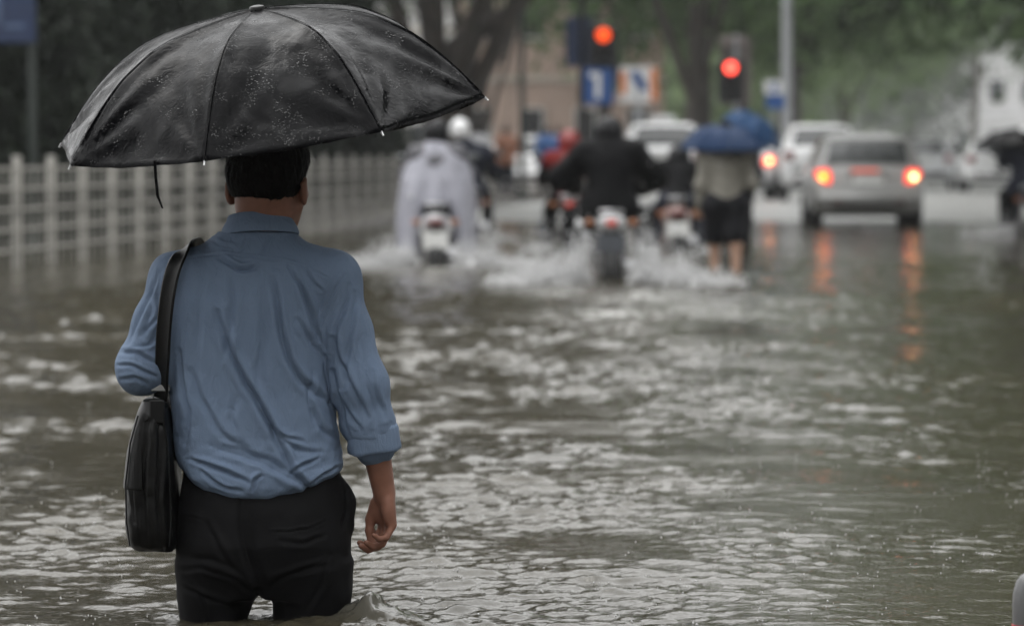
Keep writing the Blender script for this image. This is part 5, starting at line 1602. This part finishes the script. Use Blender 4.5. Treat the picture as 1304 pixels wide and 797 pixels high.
def two_wheeler(px, Y, label, body_m, scooter=True, lamp='dim', plate=True, rz=0.0, cat='motorcycle', white_tail=False, group=None):
    """rear wheel axle under the seat, front wheel 1.25 m ahead; origin on the road below the seat"""
    t = empty('scooter' if scooter else 'motorcycle', (X_at(px, Y), Y, road_z(Y)), rz, label, cat, group)
    R = .27 if scooter else .30
    for nm, yy in (('rear', -.42), ('front', .83)):
        w = MB().torus((0, 0, 0), R - .055, .058, 26, 8, 'x', .95).build('wheel', m_tyre, t, loc=(0, yy, R), smooth=True)
        MB().lathe([(.02, .05), (R - .12, .03), (R - .09, .045), (R - .09, -.045), (R - .12, -.03), (.02, -.05)], n=18, axis='x').build('rim', m_rim, w, smooth=True)
    S = SDF((-.3, -.95, .1), (.3, 1.15, 1.15), .012)
    if scooter:
        S.chain([(0, -.62, .66), (0, -.35, .60), (0, .0, .52)], [.09, .15, .13], .06, ((1, 0, 0), 1.0))
        S.cone((0, -.1, .36), (0, .45, .30), .10, .11, .05)
        S.cone((0, .50, .30), (0, .66, .88), .13, .10, .06)
        S.cone((-.14, .54, .40), (-.12, .64, .80), .06, .05, .08); S.cone((.14, .54, .40), (.12, .64, .80), .06, .05, .08)
        S.cone((0, .64, .92), (0, .60, 1.0), .11, .09, .04)
    else:
        S.chain([(0, -.66, .78), (0, -.40, .70), (0, -.05, .60)], [.075, .125, .12], .05)
        S.cone((0, .18, .74), (0, .42, .76), .135, .12, .05)
        S.ell((0, .1, .42), (.17, .22, .18), .06)
        S.cone((0, .62, .86), (0, .72, .80), .11, .10, .05)
    body = sdf_obj('bodywork', S, body_m, t, it=2)
    S = SDF((-.22, -.75, .6), (.22, .35, .98), .012)
    S.chain([(0, -.50, .795), (0, -.2, .77), (0, .15, .755)], [.085, .11, .085], .04, ((0, 0, 1), .55))
    sdf_obj('seat', S, m_carblack, t, it=2)
    tz, ty = (.66, -.715) if scooter else (.74, -.735)
    MB().ball((0, ty + .01, tz), (.135, .05, .075) if white_tail else (.10, .05, .045), 16, 8).build('tail_light', mat('dark_red_scooter_lens', (.075, .005, .004), .35) if not white_tail else mat('clear_tail_lens', (.34, .34, .34), .25, coat=.4), t, smooth=True)
    if lamp != 'off':
        MB().ball((0, ty - .03, tz + .0), (.055, .02, .032), 12, 6).build('tail_bulb', mat('glowing_tail_bulb', (.3, .02, .01), .4, var=0, emis=(1, .06, .02), estr=.12 if lamp == 'dim' else .5), t, smooth=True)
    for sx in (-1, 1):
        MB().ball((sx * .19, ty + .05, tz + .0), (.045, .035, .032), 10, 6).build('indicator', m_amber, t, smooth=True)
        MB().tube([(sx * .05, .58, 1.0), (sx * .22, .54, 1.06), (sx * .36, .46, 1.05)], [.014, .013, .018], 8).build('handlebar', m_carblack, t, smooth=True)
        mr = MB().tube([(sx * .24, .53, 1.06), (sx * .30, .52, 1.20), (sx * .34, .50, 1.26)], .007, 6).build('mirror', m_carblack, t, smooth=True)
        MB().ball((sx * .36, .49, 1.29), (.065, .02, .045), 12, 6).build('mirror_glass', m_carglass, mr, smooth=True)
        MB().tube([(sx * .10, -.42, .28), (sx * .10, -.56, .66)], [.028, .02], 8).build('shock_absorber', m_rim, t, smooth=True)
        MB().tube([(sx * .07, .83, .28), (sx * .07, .66, .82)], [.03, .025], 8).build('fork', m_rim, t, smooth=True)
    if plate:
        pl = MB().box((0, ty + .02, tz - .18), (.25, .012, .17), .006).build('licence_plate', mat('dull_bike_plate', (.06, .065, .075), .5) if white_tail else m_plate, t)
        MB().box((0, ty + .05, tz - .16), (.08, .04, .22)).build('plate_bracket', m_carblack, pl)
    b = MB(); rings = []
    for a in np.linspace(-.5, 1.9, 10):
        rings.append([(sx, -.42 - math.cos(a) * (R + .05 + q), R + math.sin(a) * (R + .05 + q)) for sx, q in ((-.075, -.03), (-.05, 0), (.05, 0), (.075, -.03), (.05, -.008), (-.05, -.008))])
    b.loft(rings, True, True).build('rear_mudguard', m_carblack, t, smooth=True)
    MB().tube([(.14, .1, .27), (.16, -.3, .30), (.17, -.72, .38)], [.03, .045, .05], 10).build('exhaust', m_rim, t, smooth=True)
    MB().tube([(-.09, -.30, .83), (-.10, -.66, .84), (0, -.72, .845), (.10, -.66, .84), (.09, -.30, .83)], .012, 8).build('grab_rail', m_rim, t, smooth=True)
    MB().ball((0, .74, .93), (.10, .06, .08), 14, 8).build('headlight', mat('headlight_glass', (.7, .7, .7), .1), t, smooth=True)
    return t

def person(px, Y, label, rz=0.0, zoff=0.0, group=None, dy=0.0):
    return empty('person', (X_at(px, Y), Y + dy, road_z(Y) + zoff), rz, label, 'person', group)

# --- black rider in the middle
two_wheeler(776, 34.2, 'motorcycle with a pale oval tail lamp ridden by the black-clad rider', mat('black_bike_paint', (.012, .012, .012), .25, coat=.5), scooter=False, white_tail=True)
r = person(776, 34.2, 'rider all in black with grey hood and black helmet, throwing up the biggest splash')
J = ride_joints(lean=.10, wide=.42, knee=.33, foot=(.30, .30), seat=.79)
def hood(S, J):
    S.ell(np.array(J['neck']) + (0, -.06, -.06), (.16, .10, .10), .05)
figure(r, J, m_skin2, [('jacket', m_blk, ['torso', 'shoulders', 'upper_arms', 'lower_arms', 'hips'], .075, None),
                       ('hood', m_gry, [], 0, lambda S, J: (S.ell(np.array(J['neck']) + (0, -.075, -.03), (.185, .10, .10), .0), S.cone(np.array(J['shL']) + (-.0, -.04, .075), np.array(J['shR']) + (.0, -.04, .075), .05, .05, .06))),
                       ('trousers', m_blk, ['hips', 'thighs', 'shins'], .035, None),
                       ('boots', m_carblack, ['feet'], .02, None)], helmet=m_hel_blk)

# --- rider in the pale cape
two_wheeler(556, 38.4, 'pale scooter with white plate under the rider in the grey cape', mat('pale_scooter_paint', (.42, .42, .43), .3, coat=.5), lamp='off')
r = person(556, 38.4, 'scooter rider wrapped in a pale grey rain cape with a dark helmet')
J = ride_joints(lean=.06, wide=.32, knee=.26, foot=(.26, .32), seat=.80)
def cape_shape(S, J):
    n = np.array(J['neck'])
    S.profile([(.30, 0, .04, .385, .30), (.60, 0, .03, .385, .29), (.90, 0, .04, .375, .26), (1.08, 0, .05, .365, .22), (1.20, 0, .06, .33, .19), (1.30, 0, .06, .27, .16), (1.38, 0, .06, .19, .13), (1.45, 0, .07, .10, .10)], .0, 2.2)
    # open at the back over the tail of the scooter
    S.cut(lambda x, y, z: np.minimum(np.minimum(.20 - np.abs(x) - .25 * np.maximum(z - .55, 0), .80 - z), -.02 - y) + 0 * x, k=.06)
def cape_post(V, N):
    a = np.arctan2(V[:, 0], -V[:, 1])
    f = .030 * np.sin(a * 7 + 2 * V[:, 2]) * sstep(1.35, .7, V[:, 2]) + .02 * vnoise(V * np.array([1, 1, .35]), 7, 91)
    return V + N * f[:, None]
figure(r, J, m_skin2, [('jacket', m_gry, ['torso', 'shoulders', 'upper_arms', 'lower_arms'], .02, None), ('trousers', m_navy, ['hips', 'thighs', 'shins'], .03, None), ('boots', m_carblack, ['feet'], .02, None)], helmet=m_hel_blk)
S = SDF((-.6, -.5, .3), (.6, .6, 1.65), .011)
cape_shape(S, J)
sdf_obj('rain_cape', S, m_cape, r, it=2, post=cape_post)

# --- rider with the white helmet, ahead of the cape
two_wheeler(601, 50.0, 'dark scooter ahead of the caped rider, carrying the white-helmeted rider', mat('dark_blue_scooter_paint', (.02, .022, .03), .3, coat=.5))
r = person(598, 50.0, 'rider in dark navy jacket with a white helmet')
J = ride_joints(lean=.05, wide=.30)
J['head'] = (-.13, .06, 1.60); J['neck'] = (-.07, .04, 1.38)
figure(r, J, m_skin2, [('jacket', m_navy, ['torso', 'shoulders', 'upper_arms', 'lower_arms', 'hips'], .05, None), ('trousers', m_blk, ['hips', 'thighs', 'shins'], .03, None), ('boots', m_carblack, ['feet'], .02, None)], helmet=m_hel_wht)

# --- rider in red
two_wheeler(724, 45.0, 'dark motorcycle carrying the red-jacketed rider', mat('black_bike_paint2', (.014, .013, .012), .3, coat=.5), scooter=False, lamp='on')
r = person(725, 45.0, 'rider in red jacket and red helmet beside the black-clad rider')
J = ride_joints(lean=.06, wide=.30, seat=.72)
figure(r, J, m_skin2, [('jacket', m_red, ['torso', 'shoulders'], .04, None), ('sleeves', m_blk, ['upper_arms', 'lower_arms'], .035, None), ('trousers', m_blk, ['hips', 'thighs', 'shins'], .03, None), ('boots', m_carblack, ['feet'], .02, None)], helmet=m_hel_red)

# --- hunched rider between the black rider and the walker
two_wheeler(860, 43.5, 'red and white scooter beside the walker with the blue umbrella', mat('red_white_scooter', (.26, .17, .15), .3, coat=.5), lamp='off')
r = person(864, 43.5, 'rider in black bending low over the red and white scooter')
J = ride_joints(lean=.34, wide=.27, seat=.72)
J['head'] = (.02, .30, 1.28); J['neck'] = (0, .26, 1.20); J['chest'] = (0, .2, 1.06)
J['shL'] = (-.18, .22, 1.14); J['shR'] = (.18, .22, 1.14)
figure(r, J, m_skin2, [('jacket', m_blk, ['torso', 'shoulders', 'upper_arms', 'lower_arms'], .035, None), ('trousers', m_navy, ['hips', 'thighs', 'shins'], .03, None), ('boots', m_carblack, ['feet'], .02, None)], helmet=m_hel_blk)

# --- black rider at the right edge
two_wheeler(1306, 52.0, 'dark scooter of the rider under the black umbrella', mat('dark_blue_scooter_paint', (.02, .022, .03), .3, coat=.5))
r = person(1306, 52.0, 'rider in dark clothes with a white helmet under a black umbrella')
J = ride_joints(lean=.05, wide=.33)
J['elL'] = (-.27, .16, 1.18); J['wrL'] = (-.22, .30, 1.36)
figure(r, J, m_skin2, [('jacket', m_navy, ['torso', 'shoulders', 'upper_arms', 'lower_arms', 'hips'], .06, None), ('trousers', m_blk, ['hips', 'thighs', 'shins'], .04, None), ('boots', m_carblack, ['feet'], .02, None)], helmet=m_hel_wht)
c = at(1296, 184, 52.2)
u2 = empty('umbrella', c, 0, 'black umbrella over the rider with the white helmet at the far kerb side', 'umbrella')
build_umbrella(u2, (.56, 0, .02), (0, -.56, -.02), (0, 0, .22), cloth_black, (-.24, .12, -.42), nr=14, na=8, seed=3, strap=False)

# --- the walker with the blue umbrella
WY = 36.2
w = person(924, WY, 'pedestrian in olive jacket and black shorts wading barelegged under a blue umbrella', zoff=.0)
z0 = road_z(WY)
def walk_joints(H=1.62, stride=.08, lean=.0):
    k = H / 1.7
    return {n: (a * k, b * k, c * k) for n, (a, b, c) in {
        'pelvis': (0, 0, .94), 'waist': (0, .0, 1.08), 'chest': (0, .01 + lean, 1.28), 'neck': (0, .02 + lean, 1.44), 'head': (0, .05 + lean, 1.60),
        'shL': (-.185, .01 + lean, 1.385), 'shR': (.185, .01 + lean, 1.385), 'elL': (-.235, .0, 1.10), 'elR': (.25, .03, 1.11), 'wrL': (-.24, .10, .88), 'wrR': (.17, .22, 1.22),
        'hipL': (-.09, 0, .90), 'hipR': (.09, 0, .90), 'knL': (-.10, stride + .03, .50), 'knR': (.10, -stride + .03, .50), 'anL': (-.10, stride - .02, .09), 'anR': (.10, -stride - .06, .10),
        'toL': (-.105, stride + .14, .035), 'toR': (.105, -stride + .10, .035)}.items()}
figure(w, walk_joints(), m_skin2, [('jacket', m_olive, ['torso', 'shoulders', 'upper_arms', 'lower_arms', 'hips'], .022, None), ('shorts', m_short, ['hips'], .035, lambda S, J: [S.cone(J['hip' + q], lerp(J['hip' + q], J['kn' + q], .74), .122, .105, .05) for q in 'LR'])], hair=m_hair)
cloth_blue = umbrella_cloth('wet_blue_canopy', (.013, .028, .066), rough=.4)
cloth_blue2 = umbrella_cloth('light_blue_canopy', (.022, .052, .115), rough=.4)
c = at(922, 190, WY + .1)
u3 = empty('umbrella', c, 0, 'dark blue umbrella of the pedestrian in the olive jacket', 'umbrella')
build_umbrella(u3, (.42, -.03, .0), (.03, -.42, -.02), (-.02, -.03, .24), cloth_blue, (.17, .16, z0 + 1.16 - c.z), nr=14, na=8, seed=4, strap=False)
# second, lighter umbrella behind with its bearer
WY2 = 47.0
w2 = person(938, WY2, 'second pedestrian in dark clothes behind the olive jacket, under a brighter blue umbrella', zoff=.02)
J = walk_joints(1.60)
figure(w2, J, m_skin2, [('coat', m_navy, ['torso', 'shoulders', 'upper_arms', 'lower_arms', 'hips'], .045, None), ('trousers', m_blk, ['hips', 'thighs', 'shins'], .04, None)], hair=m_hair)
c = at(957, 172, WY2 + .1)
u4 = empty('umbrella', c, 0, 'brighter blue umbrella tilted behind the dark blue one', 'umbrella')
build_umbrella(u4, (.37, 0, -.20), (0, -.42, -.03), (.09, -.05, .24), cloth_blue2, (-.02, .1, road_z(WY2) + 1.14 - c.z), nr=14, na=8, seed=5, strap=False)

# far people on the pavement beyond the crossing
for px, Y, m1, m2, lab in ((697, 92, mat('blue_poncho', (.03, .10, .28), .5), m_blk, 'distant person in a blue poncho near the signal pole'),
                           (608, 88, mat('white_tee', (.55, .55, .57), .6), m_navy, 'distant person in a white top beside the fence end'),
                           (645, 90, mat('orange_vest', (.28, .12, .07), .6), m_navy, 'distant person in an orange vest beside the slim post'),
                           (712, 96, mat('pale_blue_top', (.30, .36, .45), .6), m_blk, 'distant person in a pale blue top next to the blue poncho')):
    q = person(px, Y, lab, rz=.3)
    q.location.z = gz(Y) if Y < 81 or Y > 96 else road_z(Y)
    figure(q, walk_joints(1.66), m_skin2, [('top', m1, ['torso', 'shoulders', 'upper_arms', 'hips'], .04, None), ('trousers', m2, ['hips', 'thighs', 'shins'], .03, None)], hair=m_hair, h=.014)

# ------------------------------------------------------------------ striped bollard at the lower right
BY = 7.95
bo = empty('bollard', (X_at(1319, BY), BY, -.53), 0, 'rounded pale grey bollard with a red band standing in the flood', 'bollard')
m_bol = mat('bollard_pale_grey', (.10, .10, .10), .35, var=.15, vscale=14)
ztop = at(652, 727, BY).z + .53
MB().lathe([(.060, -.02), (.060, .03), (.044, .05), (.043, ztop - .16)], n=24).build('stem', m_bol, bo, smooth=True)
MB().lathe([(.0445, ztop - .175), (.0455, ztop - .17), (.0455, ztop - .115), (.0445, ztop - .11)], n=24).build('red_band', mat('red_reflective_film', (.35, .02, .02), .35), bo, smooth=True)
MB().lathe([(.043, ztop - .112), (.044, ztop - .07), (.042, ztop - .045), (.036, ztop - .022), (.026, ztop - .008), (.012, ztop - .001), (.002, ztop)], n=24).build('cap', m_bol, bo, smooth=True)

# ------------------------------------------------------------------ thrown-up water
m_spray = mat('white_spray', (.46, .46, .46), .35, var=.05, vscale=3)
OCT = np.array([(1, 0, 0), (-1, 0, 0), (0, 1, 0), (0, -1, 0), (0, 0, 1), (0, 0, -1)], float)
OCF = np.array([(0, 2, 4), (2, 1, 4), (1, 3, 4), (3, 0, 4), (2, 0, 5), (1, 2, 5), (3, 1, 5), (0, 3, 5)])
def drops(name, P, R, m, stretch=None):
    n = len(P)
    rng = np.random.default_rng(n)
    sc = np.stack([R * rng.uniform(.7, 1.3, n), R * rng.uniform(.7, 1.3, n), R * rng.uniform(.7, 1.5, n)], 1)
    V = P[:, None, :] + OCT[None] * sc[:, None, :]
    F = OCF[None] + 6 * np.arange(n)[:, None, None]
    o = obj(name, np_mesh(name, V.reshape(-1, 3), F.reshape(-1, 3), True), m)
    return tag(o, kind='stuff')
def splash(name, px, Y, n, wid, hgt, seed, size=.006, back=.9):
    rng = np.random.default_rng(seed)
    x0 = X_at(px, Y)
    side = rng.choice([-1, 1], n)
    t = rng.beta(1.1, 2.6, n)
    x = x0 + side * (.22 + wid * t) + rng.normal(size=n) * .04
    y = Y - .3 - back * rng.random(n) * (.3 + t)
    top = hgt * (1 - t) ** 1.4 * (.5 + .5 * np.sin(t * 9 + seed) ** 2)
    z = np.abs((top + .05) * rng.exponential(.33, n)) + .005
    drops(name, np.stack([x, y, z], 1), size * rng.lognormal(0, .5, n), m_spray)
splash('splash', 776, 33.6, 15000, .95, .30, 1, size=.0065, back=1.6)
splash('splash', 556, 37.8, 9000, 1.0, .26, 2, size=.006)
splash('splash', 601, 49.6, 1000, .5, .2, 3)
splash('splash', 724, 44.6, 1000, .4, .2, 4)
splash('splash', 860, 43.1, 700, .35, .15, 5)
splash('splash', 1306, 51.6, 2500, .8, .25, 6)
# rain striking the surface
rng = np.random.default_rng(77)
n = 1000
y = 7.6 * (40 / 7.6) ** (rng.random(n) ** .8); x = rng.uniform(-.2, .2, n) * y
P0 = np.stack([x, y], 1)
P = []; Rr = []
for i in range(n):
    k2 = rng.integers(1, 5)
    for q in range(k2):
        P.append((x[i] + rng.normal() * .02, y[i] + rng.normal() * .03, rng.uniform(.0, .035))); Rr.append(rng.uniform(.0012, .0032))
P = np.array(P); hh, _ = water_h(P[:, 0], P[:, 1]); P[:, 2] += hh
drops('rain_splash', P, np.array(Rr), m_spray)
